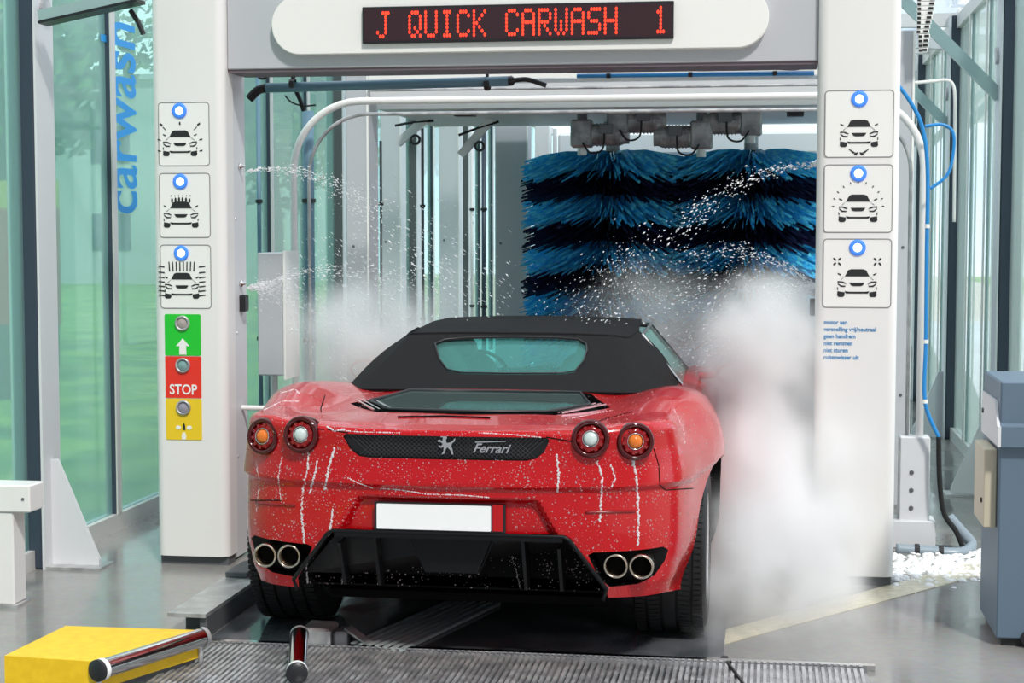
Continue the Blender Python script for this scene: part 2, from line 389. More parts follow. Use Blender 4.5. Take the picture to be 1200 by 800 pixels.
# ------------------------------------------------------------------ portal columns and beam
GY = 7.6
M['sym'] = mat('black_print', (.015,.015,.016), .5)
M['ring'] = emis('blue_ring', (.05,.22,.85), .35); M['lampw'] = emis('white_lamp', (.85,.95,1), 1.6)
M['lgreen'] = mat('green_sign', (.015,.55,.03), .4); M['lred'] = mat('red_sign', (.80,.03,.015), .4); M['lyel'] = mat('yellow_sign', (.85,.58,.015), .4)
M['bluetxt'] = mat('blue_print', (.02,.22,.50), .5)
U, V_ = Vector((1,0,0)), Vector((0,0,1))
def pictogram(mb, c, s, kind):
    """front view of a car, s = half width"""
    D = Vector((0,-.0015,0)); o = Vector(c)
    def P(poly): mb.prism([(x*s, y*s) for x, y in poly], o, U, V_, D)
    def T(poly): P(poly); P([(-x, y) for x, y in poly][::-1])
    P([(-.62,.26),(.62,.26),(.45,.58),(.30,.63),(-.30,.63),(-.45,.58)])
    T([(.66,.22),(.84,.08),(.80,.08),(.62,.26)]); T([(.80,.36),(.98,.44),(.98,.38),(.84,.30)])
    P([(-.38,-.06),(.38,-.06),(.30,-.20),(.18,-.24),(-.18,-.24),(-.30,-.20)])
    T([(.52,-.10),(.72,.0),(.98,.02),(.99,-.06),(.80,-.05),(.62,-.12)])
    T([(.56,-.14),(.60,-.22),(.80,-.20),(.98,-.08),(.96,-.16),(.82,-.28),(.60,-.28)])
    T([(.95,-.34),(1.0,-.28),(1.0,-.42),(.95,-.46)])
    P([(-.62,-.50),(-.60,-.56),(.60,-.56),(.62,-.50),(.4,-.53),(-.4,-.53)]); P([(-.6,-.53),(.6,-.53),(.55,-.62),(-.55,-.62)])
    T([(.62,-.56),(.98,-.50),(1.0,-.72),(.92,-.80),(.70,-.80),(.62,-.72)])
    if kind == 0:
        T([(1.0,.95),(1.14,1.06),(1.20,.98),(1.04,.86)]); T([(.80,.66),(.98,.84),(1.0,.80),(.84,.64)]); P([(-.05,.95),(.05,.95),(.03,1.1),(-.03,1.1)])
        for y in (.12, -.5): T([(1.12,y),(1.3,y+.05),(1.3,y-.03),(1.12,y-.05)])
    if kind == 1:
        for x in (-.5,-.3,-.1,.1,.3,.5): P(ell(x, .62+.12*math.cos(x*2), .06, .14, 8)); P(ell(x*1.1, .95, .03, .04, 6))
    if kind == 2:
        for i in range(8): x = -.7+.2*i; P([(x-.035,.72),(x+.035,.72),(x*1.05+.03,1.25),(x*1.05-.03,1.25)])
        for y in (.95,.62,.35,.1,-.15,-.4,-.65): T([(1.0,y-.03),(1.36,y+.02),(1.36,y+.08),(1.0,y+.05)])
    if kind == 3:
        T([(.18,-1.10),(.50,-.90),(.53,-.92),(.30,-1.14)]); T([(.04,-1.08),(.22,-1.10),(.26,-1.22),(.10,-1.24)])
    if kind == 4:
        for i in range(11):
            a = math.radians(i*18); r = 1.28; P(ell(r*math.cos(a), .02+r*math.sin(a)*.98, .07, .03, 6, rot=a))
    if kind == 5:
        for qx in (-1, 1):
            for a in (45,135,225,315):
                ar = math.radians(a); P(ell(qx*1.02+.17*math.cos(ar), 1.02+.17*math.sin(ar), .10, .05, 8, rot=ar))
def program_panel(root, x0, x1, z0, z1, y, kind, cx=None):
    ring = rrect(x0, z0, x1, z1, .016)
    pts = [Vector((a, y, b)) for a, b in ring]; pts.append(pts[0])
    pn = MB().prism(ring, (0, y-.0008, 0), U, V_, (0,.004,0)).build('program_panel', M['white2'], root)
    MB().tube(pts, .0028, 6, cap=False).build('groove', M['groove'], pn, smooth=True)
    cx = (x0+x1)/2 if cx is None else cx; h = z1-z0
    MB().lathe((cx, y, z1-.038), (0,-1,0), [(0,.002),(.033,.002),(.036,.006),(.028,.010),(.019,.007)], 28).build('indicator_ring', M['ring'], pn, smooth=True)
    MB().lathe((cx, y, z1-.038), (0,-1,0), [(.0195,.007),(.010,.009),(0,.010)], 24).build('indicator_light', M['lampw'], pn, smooth=True)
    mb = MB(); pictogram(mb, (cx, y-.001, z0+h*.38), h*.285, kind); mb.build('pictogram', M['sym'], pn)
def column(name, x0, x1, inner, label):
    t = thing(name, ((x0+x1)/2, GY+.15, 0), label, 'portal column', 'columns of the wash portal')
    # rounded cover: plan profile with big soft corners
    pr = []
    for cx, a0 in ((x1-.045, 0), (x0+.045, 90)):
        for i in range(9):
            a = math.radians(a0+90*i/8); pr.append((cx+.045*math.cos(a), -(.045*math.sin(a))))
    poly = [(x, GY+.045+y) for x, y in pr]; poly = [(x1, GY+.14)] + poly + [(x0, GY+.14)]
    MB().prism(poly, (0,0,.045), (1,0,0), (0,1,0), (0,0,2.95)).build('cover', M['white'], t, angle=30)
    MB().box((x0+.01, GY+.03, .0), (x1-.01, GY+.13, .045)).build('foot', M['dgrey'], t)
    a, b = (x0+.01, x1-.012)
    MB().box((a, GY+.15, 0.01), (b, GY+.36, 2.95), .004).build('frame', M['lgrey'], t)
    MB().box((a+.004, GY+.14, 0.02), (b-.004, GY+.15, 2.95)).build('seal', mat('brown_seal', (.22,.17,.14), .6), t)
    xi = x1-.012 if inner > 0 else x0+.01
    for z, yy in ((1.90, .26), (1.335, .26)):
        MB().lathe((xi, GY+yy, z), (inner,0,0), [(0,.0),(.016,0),(.016,.012),(.007,.016),(.007,.03),(0,.03)], 14).build('nozzle', M['chrome'], t, smooth=True)
    MB().box((min(xi, xi+inner*.03), GY+.24, 1.20), (max(xi, xi+inner*.03), GY+.30, 1.28), .004).build('sensor', M['black'], t)
    MB().tube([(xi, GY+.27, .73), (xi+inner*.16, GY+.27, .73)], .012).build('spray_pipe', M['white2'], t)
    for z in (.5, 1.1, 1.65): MB().lathe((xi, GY+.2, z), (inner,0,0), [(0,0),(.007,0),(.006,.004),(0,.005)], 8).build('bolt', M['steel'], t)
    return t
LC = column('portal_column', -2.87, -2.515, 1, 'white portal column with green, red and yellow signal plates, left of the car')
RC = column('portal_column', .214, .570, -1, 'white portal column with blue printed instructions, right of the car')
def zz(py, x=220): return ony(x, py, GY).z
for k, (a, b) in enumerate(((120,194),(203,278),(287,361))): program_panel(LC, -2.832, -2.586, zz(b), zz(a), GY, k, cx=-2.728)
for k, (a, b) in enumerate(((106,184),(193,272),(280,360))): program_panel(RC, .245, .540, zz(b,1000), zz(a,1000), GY, k+3)
# signal plates
xs0, xs1 = ony(194, 440, GY).x, ony(236, 440, GY).x
def signal(y0, y1, m, kind, rnd):
    z1, z0 = zz(y0, 215), zz(y1, 215); cx = (xs0+xs1)/2
    pn = MB().prism(rrect(xs0, z0, xs1, z1, rnd), (0, GY-.003, 0), U, V_, (0,.003,0)).build('signal_plate', m, LC)
    zc = z1-.042
    MB().lathe((cx, GY-.002, zc), (0,-1,0), [(.036,.0),(.036,.01),(.029,.014),(.026,.008)], 26).build('lamp_bezel', M['steel'], pn, smooth=True)
    MB().lathe((cx, GY-.002, zc), (0,-1,0), [(.027,.004),(.014,.010),(0,.012)], 20).build('signal_lamp', [mat('lamp_a',(.42,.36,.34),.15), mat('lamp_b',(.22,.36,.36),.15), mat('lamp_c',(.32,.30,.38),.15)][kind], pn, smooth=True)
    mb = MB(); o = Vector((cx, GY-.0035, z0)); D = (0,-.001,0)
    if kind == 0: mb.prism([(-.018,.005),(.018,.005),(.016,.045),(.033,.045),(0,.082),(-.033,.045),(-.016,.045)], o, U, V_, D); mb.build('arrow', M['white2'], pn)
    if kind == 1: text_into(mb, 'STOP', .066, (cx, GY-.005, z0+.018), U, V_, (0,0,0), 'CENTER', bold=.0012, squash=.86); mb.build('stop_text', M['white2'], pn)
    if kind == 2:
        mb.prism([(-.009,.002),(.009,.002),(.012,.016),(.006,.035),(-.006,.035),(-.012,.016)], o, U, V_, D)
        mb.prism(ell(-.027,.058,.013,.010,10), o, U, V_, D); mb.prism(ell(.027,.058,.013,.010,10), o, U, V_, D); mb.build('symbol', M['white2'], pn)
        MB().prism([(-.006,.046),(.008,.046),(.006,.07),(0,.082),(-.005,.07)], o, U, V_, D).build('symbol_mark', M['sym'], pn)
signal(368, 416.5, M['lgreen'], 0, .008); signal(417.5, 466, M['lred'], 1, .002); signal(467, 515, M['lyel'], 2, .008)
mb = MB()
for k, s in enumerate(('motor aan', 'versnelling vrij/neutraal', 'geen handrem', 'niet remmen', 'niet sturen', 'ruitenwisser uit')):
    text_into(mb, s, .0265, (.250, GY-.0015, zz(379.5+8.2*k, 965)), U, V_, (0,0,0), bold=.0006, squash=.92)
mb.build('instructions_text', M['bluetxt'], RC)

# beam
BM = thing('portal_beam', (-1.15, GY+.15, 2.35), 'grey crossbeam over the car carrying a rounded white sign housing', 'portal beam')
zb = 2.345
MB().box((-2.513, GY+.06, zb), (.213, GY+.34, 2.95), .004).build('girder', M['grey'], BM)
MB().box((-2.513, GY+.07, zb-.014), (.213, GY+.33, zb)).build('bottom_seal', mat('plum_seal', (.16,.12,.14), .5), BM)
px0, px1 = -2.285, -.005; pz0, pz1 = zb+.058, zb+.058+.275
hs = MB().prism(rrect(px0, pz0, px1, pz1, .136, 14), (0, GY+.02, 0), U, V_, (0,.04,0)).build('sign_housing', M['white2'], BM, angle=30)
rp = rrect(px0+.004, pz0+.004, px1-.004, pz1-.004, .132, 14)
MB().prism(rp, (0, GY+.014, 0), U, V_, (0,.006,0)).build('housing_front', M['white2'], hs, angle=30)
lx0, lx1, lz0, lz1 = -1.848, -.425, 2.447, 2.613
ld = MB().box((lx0, GY-.006, lz0), (lx1, GY+.013, lz1), .002).build('led_display', M['black'], BM)
MB().box((lx0+.008, GY-.0075, lz0+.010), (lx1-.008, GY-.006, lz1-.010)).build('display_face', mat('dark_display', (.035,.012,.016), .3), ld)
FONT = {'J':'00111 00010 00010 00010 00010 10010 01100','Q':'01110 10001 10001 10001 10101 10010 01101','U':'10001 10001 10001 10001 10001 10001 01110',
 'I':'01110 00100 00100 00100 00100 00100 01110','C':'01110 10001 10000 10000 10000 10001 01110','K':'10001 10010 10100 11000 10100 10010 10001',
 'A':'01110 10001 10001 11111 10001 10001 10001','R':'11110 10001 10001 11110 10100 10010 10001','W':'10001 10001 10001 10101 10101 10101 01010',
 'S':'01111 10000 10000 01110 00001 00001 11110','H':'10001 10001 10001 11111 10001 10001 10001','1':'00100 01100 00100 00100 00100 00100 01110',' ':'00000 '*7}
txt = 'J QUICK CARWASH  1'; pit = (lx1-lx0-.09)/(len(txt)*6-1); mb = MB(); 
xA = ony(443, 30, GY).x; xB = ony(781, 22, GY).x; pit = (xB-xA)/(len(txt)*6-2)
for i, ch in enumerate(txt):
    for r, row in enumerate(FONT[ch].split()):
        for c, bit in enumerate(row):
            if bit == '1':
                x = xA+(i*6+c)*pit; z = lz1-.030-r*.0175; q = pit*.42
                mb.prism(ell(x, z, q*1.12, .0088, 8), (0, GY-.0078, 0), U, V_, (0,-.0012,0))
mb.build('led_text', emis('red_led', (1.0,.035,.012), 1.5), ld)

# ------------------------------------------------------------------ behind the portal: arch, pipes, second portal, brushes
def arch_pts(xl, xr, Y, z0, zt, r):
    P = [(xl, Y, z0), (xl, Y, zt-r)]
    P += [(xl+r-r*math.cos(a), Y, zt-r+r*math.sin(a)) for a in [math.radians(9*i) for i in range(1, 11)]]
    P += [(xr-r+r*math.sin(a), Y, zt-r+r*math.cos(a)) for a in [math.radians(9*i) for i in range(0, 11)]]
    P += [(xr, Y, z0)]; return P
AY = 8.63; aL = ony(345, 300, AY).x; aR = ony(1081, 300, AY).x
t = thing('spray_arch', ((aL+aR)/2, AY, 0), 'white bent tube spray arch just behind the portal', 'spray arch')
MB().tube(arch_pts(aL, aR, AY, .12, 2.265, .36), .019, 14).build('tube', M['white'], t, smooth=True)
MB().tube(arch_pts(aL+.075, aR-.06, AY+.03, .3, 2.20, .32), .010, 8).build('inner_pipe', M['steel'], t, smooth=True)
for s_, x in (('l', aL), ('r', aR)):
    MB().box((x-.10, AY-.05, .02), (x+.05, AY+.07, .56), .006).build('base_box', M['lgrey'], t)
    MB().box((x-.17, AY-.08, 0), (x+.08, AY+.10, .14), .005).build('foot', M['lgrey'], t)
for k in range(3):
    MB().lathe((aR-.04, AY-.05, .2+.09*k), (0,-1,0), [(0,0),(.012,0),(.010,.006),(0,.007)], 10).build('bolt', M['dgrey'], t)
# valves at the right arch foot
t = thing('valve_cluster', (aR-.2, AY, 0), 'black and brass valves between the right column and the arch foot', 'valves')
for z in (.17, .37, .54):
    MB().lathe((aR-.20, AY-.06, z), (1,0,0), [(0,0),(.035,0),(.045,.02),(.045,.05),(.03,.07),(0,.07)], 14).build('valve', M['black'], t, smooth=True)
MB().tube([(aR-.165, AY-.04, 0), (aR-.165, AY-.04, .62)], .018).build('riser', M['chrome'], t)
MB().tube([(aR-.22, AY-.02, .45), (aR-.14, AY-.02, .45)], .03).build('brass_union', mat('brass', (.5,.36,.14), .3, .9), t)
# blue hose following the arch to the floor
pts = spline([ony(1046, 92, 8.5), ony(1066, 118, 8.5), ony(1081, 150, 8.5), ony(1087, 200, 8.5), ony(1086, 300, 8.5), ony(1085, 400, 8.5), ony(1084, 470, 8.5), ony(1100, 512, 8.5)])
t = thing('water_hose', pts[-1], 'bright blue hose clipped along the right bend of the white arch', 'hose')
MB().tube(pts, .010, 10).build('hose', M['hose'], t, smooth=True)
for i in (44, 60, 72):
    p = pts[i]; MB().lathe(p-Vector((0,0,.01)), (0,0,1), [(.013,0),(.013,.02)], 10).build('clip', M['white2'], t)
q = spline([pts[-1], ony(1101, 560, 8.5), ony(1106, 600, 8.5), ony(1120, 622, 8.5), ony(1128, 640, 8.5)])
MB().tube(q, .013, 10).build('black_end', M['rubber'], t, smooth=True)
t = thing('drain_pipe', onz(1090, 655), 'blue-grey pipe with elbow lying on floor right of the portal', 'pipe')
a = ony(1050, 643, 8.45); b = ony(1120, 648, 8.45); c_ = ony(1138, 636, 8.55); d_ = ony(1112, 606, 8.55)
MB().tube(spline([a, (a+b)/2, b, (b+c_)/2+Vector((.02,0,-.01)), c_, (c_+d_)/2, d_], 6), .028, 14).build('tube', mat('blue_grey_pvc', (.27,.33,.38), .35), t, smooth=True)
for f in (.35, .75): p = a.lerp(b, f); MB().lathe(p, (b-a), [(.031,-.012),(.034,-.008),(.034,.008),(.031,.012)], 14).build('clamp', M['black'], t)
MB().tube([a.lerp(b,.5), Vector((a.lerp(b,.5).x, a.y, 0))], .009).build('support', M['black'], t)
# small hose loops at upper right, on the wall side
t = thing('hose_loop', ony(1100, 200, 8.55), 'thin blue hose looping right of the arch below the roof braces', 'hose')
MB().tube(spline([ony(p[0], p[1], 8.53) for p in ((1084,148),(1105,146),(1117,156),(1117,180),(1110,205),(1090,221))]), .008, 8).build('hose', M['hose'], t, smooth=True)
t = thing('cable_bracket', ony(1119, 200, 9.4), 'thin white bent tube bracket beside the blue hose loop at upper right', 'bracket')
MB().tube(spline([ony(p[0], p[1], 9.4) for p in ((1072,97),(1095,95),(1110,94),(1117,100),(1119,115),(1119,150),(1118,260))]), .009, 8).build('tube', M['white2'], t, smooth=True)
t = thing('cable_chain', ony(1080, 30, 9.2), 'white and black cable chain hanging at the top right of the portal', 'cable chain')
for k in range(13):
    p = ony(1086-.03*k*k*(k<9)-.35*k, -6+5.4*k, 9.2); wd = .050-.0022*k
    lk = MB().box(p-Vector((wd,.018,.011)), p+Vector((wd,.018,.011)), .003).build('link', M['white2'], t)
    MB().box(p+Vector((-wd,-.022,-.009)), p+Vector((-wd+.018,-.0185,.004))).build('pin', M['black'], lk)
    MB().box(p+Vector((wd-.03,-.022,-.006)), p+Vector((wd-.006,-.0185,.006))).build('pin', M['black'], lk)

# upper pipe run behind the beam
t = thing('pressure_pipe', ony(450, 98, 8.0), 'long blue-grey pipe hung under the crossbeam at left', 'pipe')
a, b = ony(312, 103, 8.02), ony(596, 95, 8.02)
MB().tube([a, b], .024, 14).build('tube', M['pipeb'], t, smooth=True)
MB().tube(spline([a, ony(302, 106, 8.02), ony(292, 116, 8.02)], 6), .022, 12).build('black_elbow', M['rubber'], t, smooth=True)
MB().tube(spline([b, ony(612, 93, 8.02), ony(622, 94, 8.02), ony(640, 100, 8.02)], 6), [.024]*3+[.012]*16, 12).build('coupling', M['black'], t, smooth=True)
for px in (343, 571): p = ony(px, 99, 8.02); MB().lathe(p, (1,0,0), [(.026,-.014),(.03,-.01),(.03,.01),(.026,.014)], 14).build('clamp', M['black'], t); MB().tube([p, Vector((p.x, p.y, 2.36))], .008).build('hanger', M['black'], t)
t = thing('water_hose', ony(820, 92, 8.02), 'straight light blue hose strapped to a white rail under the crossbeam', 'hose')
a, b = ony(676, 89, 8.02), ony(954, 86, 8.02)
MB().box((a.x, 8.035, a.z-.022), (b.x, 8.06, a.z+.012)).build('rail', M['white2'], t)
MB().tube([a, b], .010, 10).build('hose', M['hose'], t, smooth=True)
for px in (713, 809, 908): p = ony(px, 89, 8.02); p.z = a.z; MB().lathe(p, (1,0,0), [(.0125,-.01),(.0125,.01)], 10).build('strap', M['black'], t)
t = thing('electric_cable', ony(880, 80, 8.0), 'black cable sagging beneath the crossbeam near the right column', 'cable')
MB().tube(spline([ony(p[0], p[1], 7.99) for p in ((806,76),(812,81),(850,81),(905,80),(935,80),(945,74))]), .009, 8).build('cable', M['rubber'], t, smooth=True)
t = thing('electric_cable', ony(640, 80, 8.0), 'tangled black cable beneath the middle of the crossbeam', 'cable')
MB().tube(spline([ony(p[0], p[1], 7.99) for p in ((608,74),(612,80),(628,80),(636,75),(668,75),(676,82),(698,82))]), .010, 8).build('cable', M['rubber'], t, smooth=True)
t = thing('electric_cable', ony(340, 110, 8.1), 'black cable looping beneath the blue-grey pipe end at left', 'cable')
MB().tube(spline([ony(p[0], p[1], 8.1) for p in ((343,76),(345,100),(352,118),(356,130))]), .011, 8).build('cable', M['rubber'], t, smooth=True)
MB().tube(spline([ony(p[0], p[1], 8.1) for p in ((300,78),(303,90),(309,92),(314,88),(316,79))]), .006, 8).build('loop', M['rubber'], t, smooth=True)
MB().tube(spline([ony(p[0], p[1], 8.1) for p in ((334,112),(342,120),(356,124),(370,123))]), .004, 8).build('thin_cable', M['rubber'], t, smooth=True)

# second portal
SY = 9.3
def pillar(name, px0, px1, Y, ztop, depth, m, label, cat='pillar', side=None):
    a = ony(px0, 300, Y).x; b = ony(px1, 300, Y).x
    t = thing(name, ((a+b)/2, Y, 0), label, cat)
    MB().box((a, Y, 0), (b, Y+depth, ztop), .006).build('body', m, t)
    MB().box((b-.008, Y-.006, 0.01), (b+.004, Y+.0, ztop)).build('edge_strip', M['white2'], t)
    MB().box((a-.02, Y-.02, 0), (b+.02, Y-.007, .10)).build('base_flange', M['steel'], t)
    for z in (.7, 1.5): MB().lathe((a+.04, Y, z), (0,-1,0), [(0,0),(.009,0),(.008,.004),(0,.005)], 8).build('bolt', M['dgrey'], t)
    return t
pillar('machine_pillar', 406, 432, SY, 2.75, .25, M['grey'], 'wide grey machine pillar behind the left spray jets')
pillar('machine_pillar', 1049, 1068, SY, 2.66, .25, M['grey'], 'narrow grey machine pillar seen right of the right portal column')
pillar('machine_pillar', 580, 618, 11.45, 2.45, .20, M['grey'], 'grey machine pillar touching the left side of the blue brushes')
pillar('machine_pillar', 515, 538, 14.5, 2.8, .2, M['lgrey'], 'light grey pillar far behind, left of the thin blue standpipe')
pillar('machine_pillar', 446, 470, 12.6, 2.8, .2, M['lgrey'], 'light grey pillar beside the wide grey pillar, farther back')
t = thing('machine_beam', (-.9, SY, 2.35), 'pale crossbeam of the second wash frame behind the arch', 'beam')
a, b = ony(432, 100, SY), ony(1048, 100, SY)
MB().box((a.x, SY+.02, 2.335), (b.x, SY+.22, 2.43), .004).build('girder', M['lgrey'], t)
MB().box((a.x, SY-.0, 2.432), (b.x, SY+.018, 2.46)).build('lip', M['white2'], t)
MB().tube([(a.x, SY-.02, 2.375), (b.x, SY-.02, 2.375)], .008).build('conduit', M['steel'], t)
# brush carriage deck (wide flat tray)
t = thing('brush_carriage', (-.9, 10.1, 2.3), 'long grey carriage tray spanning above the blue brushes', 'brush carriage')
a = ony(441, 122, 9.62)
MB().box((a.x, 9.62, 2.295), (.50, 11.35, 2.325), .004).build('tray', M['grey'], t)
MB().box((a.x, 9.60, 2.292), (.50, 9.618, 2.335)).build('front_lip', M['white2'], t)
for px, w_ in ((545,.12), (730,.05), (740,.05), (932,.10)):
    p = onz(px, 131, 2.293); MB().box((p.x-w_/2, p.y-.05, 2.265), (p.x+w_/2, p.y+.05, 2.293), .004).build('junction_box', M['black'], t)
# white beam behind the brushes
t = thing('dryer_beam', (-.4, 11.6, 2.1), 'thick white horizontal beam seen above and behind the brushes', 'beam')
a = ony(650, 170, 11.6)
MB().box((a.x, 11.75, 2.11), (.6, 12.0, 2.27), .02).build('body', M['white2'], t)
MB().box((a.x, 11.75, 2.03), (.6, 11.8, 2.085), .004).build('lower_rail', M['lgrey'], t)
MB().box((a.x-.16, 11.75, 0), (a.x-.06, 11.87, 2.4), .004).build('upright', M['white2'], t)
MB().tube([(a.x-.02, 11.78, 2.3), (a.x-.02, 11.78, 1.6)], .015).build('standpipe', M['white2'], t)

# vertical brushes
M['bb'] = noisy(mat('bright_blue_bristle', (.01,.36,.85), .38), (.03,.48,1.0), (.16,.80,1.0), 3, stretch=(6,6,12))
M['bd'] = noisy(mat('dark_navy_bristle', (.01,.012,.05), .4), (.006,.006,.028), (.02,.022,.075), 3, stretch=(6,6,12))
def brush(X, Y, seed, label):
    random.seed(seed); t = thing('wash_brush', (X, Y, .12), label, 'brush', 'vertical wash brushes')
    zt_ = lambda py: 1.6+(268-py)/176.7
    tiers = [(zt_(184), zt_(203), 0)]+[(zt_(206+26.6*i), zt_(206+26.6*(i+1)-2.5), (i+1) % 2) for i in range(11)]
    mbs = [MB(), MB()]
    for zt, z0, kind in tiers:
        mb = mbs[kind]; z = zt
        while z > z0:
            n = 84
            for k in range(n):
                a = 2*PI*(k+random.random())/n; R = random.uniform(.50,.61); wd = random.uniform(.012,.026)
                dr = random.uniform(.05,.085); sw = random.uniform(-.10,.10); zj = z+random.uniform(-.010,.010)
                pr = []
                for i in range(5):
                    f = i/4; r = .05+(R-.05)*f; aa = a+sw*f*f; zc = zj + .03*math.sin(f*PI) - dr*f**1.7*.9
                    hw = wd*(.5+.5*f)*(1 if f < 1 else .6); tl = .004
                    ca, sa = math.cos(aa), math.sin(aa)
                    pr.append((X+ca*r-sa*tl, Y+sa*r+ca*tl, zc+hw*.5)); pr.append((X+ca*r+sa*tl, Y+sa*r-ca*tl, zc-hw*.5))
                mb.add(pr, [(2*i, 2*i+1, 2*i+3, 2*i+2) for i in range(4)])
            z -= .026
    tag(mbs[0].build('blue_bristles', M['bb'], t), kind='stuff', label='bright blue bristle bands'); tag(mbs[1].build('dark_bristles', M['bd'], t), kind='stuff', label='dark navy bristle bands')
    MB().tube([(X,Y,0),(X,Y,2.08)], .05, 16).build('core', M['black'], t)
    MB().lathe((X,Y,2.075), (0,0,1), [(0,0),(.095,0),(.095,.022),(.05,.03),(0,.03)], 24).build('hub_disc', M['black'], t)
    MB().tube([(X,Y,2.10),(X,Y,2.235)], .045, 18).build('shaft_collar', M['lgrey'], t, smooth=True)
    MB().box((X-.06,Y-.06,2.235),(X+.06,Y+.06,2.292),.006).build('bearing_block', M['steel'], t)
    return t
brush(-1.012, 11.05, 1, 'left blue and navy banded vertical wash brush behind the car')
brush(-.112, 11.0, 2, 'right blue and navy banded vertical wash brush beside the right column')
M['motor'] = noisy(mat('motor_grey', (.25,.25,.26), .4, .4), (.17,.17,.18), (.34,.34,.34), 12)
def motor(px, py, sg, label):
    p = ony(px, py, 10.0); t = thing('gear_motor', p, label, 'motor', 'gear motors above the brushes')
    MB().lathe(p, (sg,0,0), [(0,0),(.06,0),(.065,.01),(.065,.17),(.055,.19),(.055,.22),(0,.22)], 20).build('motor_body', M['motor'], t, smooth=False)
    mb = MB()
    for i in range(7): mb.lathe(p+Vector((sg*(.03+.02*i),0,0)), (1,0,0), [(.064,-.003),(.071,-.003),(.071,.003),(.064,.003)], 20)
    mb.build('cooling_fins', M['motor'], t)
    q = p-Vector((sg*.06,0,0)); MB().box(q-Vector((.065,.06,.075)), q+Vector((.065,.06,.09)), .012).build('gearbox', M['motor'], t)
    MB().tube([q-Vector((0,0,.12)), q], .028, 12).build('output_shaft', M['steel'], t)
    MB().box(p+Vector((sg*.09-.04,-.09,.0)), p+Vector((sg*.09+.04,-.066,.06)), .004).build('terminal_box', M['dgrey'], t)
    MB().tube([q+Vector((0,0,.08)), Vector((q.x, q.y, 2.294))], .03, 10).build('hanger', M['dgrey'], t)
    MB().tube(spline([p+Vector((sg*.08,-.08,.02)), p+Vector((sg*.07,-.10,-.09)), p+Vector((sg*.0,-.09,-.11)), p+Vector((-sg*.05,-.07,-.05))]), .006, 6).build('cable', M['rubber'], t)
motor(694, 158, 1, 'grey gear motor left of the left brush shaft')
motor(737, 143, 1, 'grey gear motor right of the left brush shaft, close under the tray')
motor(810, 160, -1, 'grey gear motor pointing left, midway between the brush shafts')
motor(868, 144, -1, 'grey gear motor left of the right brush shaft, close under tray')

# hanging hoses, grey box, thin pipes on the left
t = thing('control_box', ony(317, 420, 8.35), 'plain grey box mounted beside the inner side of the left portal column', 'control box')
a, b = ony(301, 296, 8.35), ony(333, 440, 8.35)
MB().box((a.x, 8.35, b.z), (b.x, 8.60, a.z), .006).build('housing', M['grey'], t)
MB().box((b.x, 8.345, b.z-.02), (b.x+.012, 8.60, a.z+.01)).build('edge_strip', M['white2'], t)
MB().tube([(a.x+.04, 8.5, b.z), (a.x+.04, 8.5, 0)], .02).build('stand', M['lgrey'], t)
for k, (px, Y, r, m, y0, lb) in enumerate(((361, 8.75, .030, 'pipeb', 130, 'dark blue vertical pipe just right of the white arch leg'),
      (302, 8.9, .012, 'pipeb', 80, 'thin dark vertical pipe beside left portal column'), (567, 12.8, .018, 'navy', 155, 'thin dark blue standpipe left of the grey pillar at the brushes'),
      (553, 12.9, .012, 'white', 140, 'thin white standpipe beside the dark blue standpipe'), (495, 11.0, .010, 'dgrey', 150, 'thin dark rod hanging behind the left spray'),
      (446, 9.9, .008, 'dgrey', 165, 'thin dark rod beside wide grey pillar'))):
    t = thing('vertical_pipe', ony(px, 400, Y)*1, lb, 'pipe'); p = ony(px, y0, Y); t.location.z = 0; WO[t.name] = Vector(t.location)
    MB().tube([(p.x, Y, 0), (p.x, Y, p.z)], r, 12).build('tube', M[m], t, smooth=True)
    for z in (1.0, 1.75): MB().lathe((p.x, Y, z), (0,0,1), [(r+.004,-.01),(r+.008,-.01),(r+.008,.01),(r+.004,.01)], 12).build('clamp', M['black'], t)
for px0, py0, px1, py1, lb in ((466,168,500,141,'left of two grey angled brackets beneath the tray'), (540,182,576,142,'right of two grey angled brackets beneath the tray')):
    a, b = ony(px0, py0, 10.6), ony(px1, py1-3, 10.6); t = thing('angled_bracket', b, lb, 'bracket')
    MB().obox(a, b, .05, .05).build('arm', M['lgrey'], t)
    MB().lathe(a.lerp(b,.5)+Vector((.03,-.05,-.06)), (0,1,0), [(.02,0),(.035,0),(.035,.02),(.02,.02)], 14, closed=True).build('ring', M['black'], t)
    MB().tube(spline([a.lerp(b,.2)+Vector((-.05,-.02,.08)), a.lerp(b,.5)+Vector((0,-.02,.05)), b+Vector((.05,-.02,-.02))]), .008, 6).build('cable', M['rubber'], t)

# ------------------------------------------------------------------ foreground equipment
M['yellow'] = noisy(mat('yellow_paint', (.85,.52,.01), .45), (.84,.51,.01), (.90,.57,.015), 25)
t = thing('yellow_guide_block', onz(110, 780), 'yellow painted wedge shaped block on floor at bottom left', 'guide block')
T = [onz(*p, .13) for p in ((5,768),(112,775),(236,738),(77,733))]
B4 = [Vector((p.x, p.y, .03)) for p in T]
MB().add(T+B4, [(0,1,2,3),(7,6,5,4),(0,4,5,1),(1,5,6,2),(2,6,7,3),(3,7,4,0)]).build('body', M['yellow'], t)
cc = sum(B4, Vector())/4
F4 = [cc+(p-cc)*.93 for p in B4]; F4 = [Vector((p.x,p.y,.0)) for p in F4]; F5 = [Vector((p.x,p.y,.03)) for p in F4]
MB().add(F5+F4, [(0,1,2,3),(7,6,5,4),(0,4,5,1),(1,5,6,2),(2,6,7,3),(3,7,4,0)]).build('foot', M['dgrey'], t)
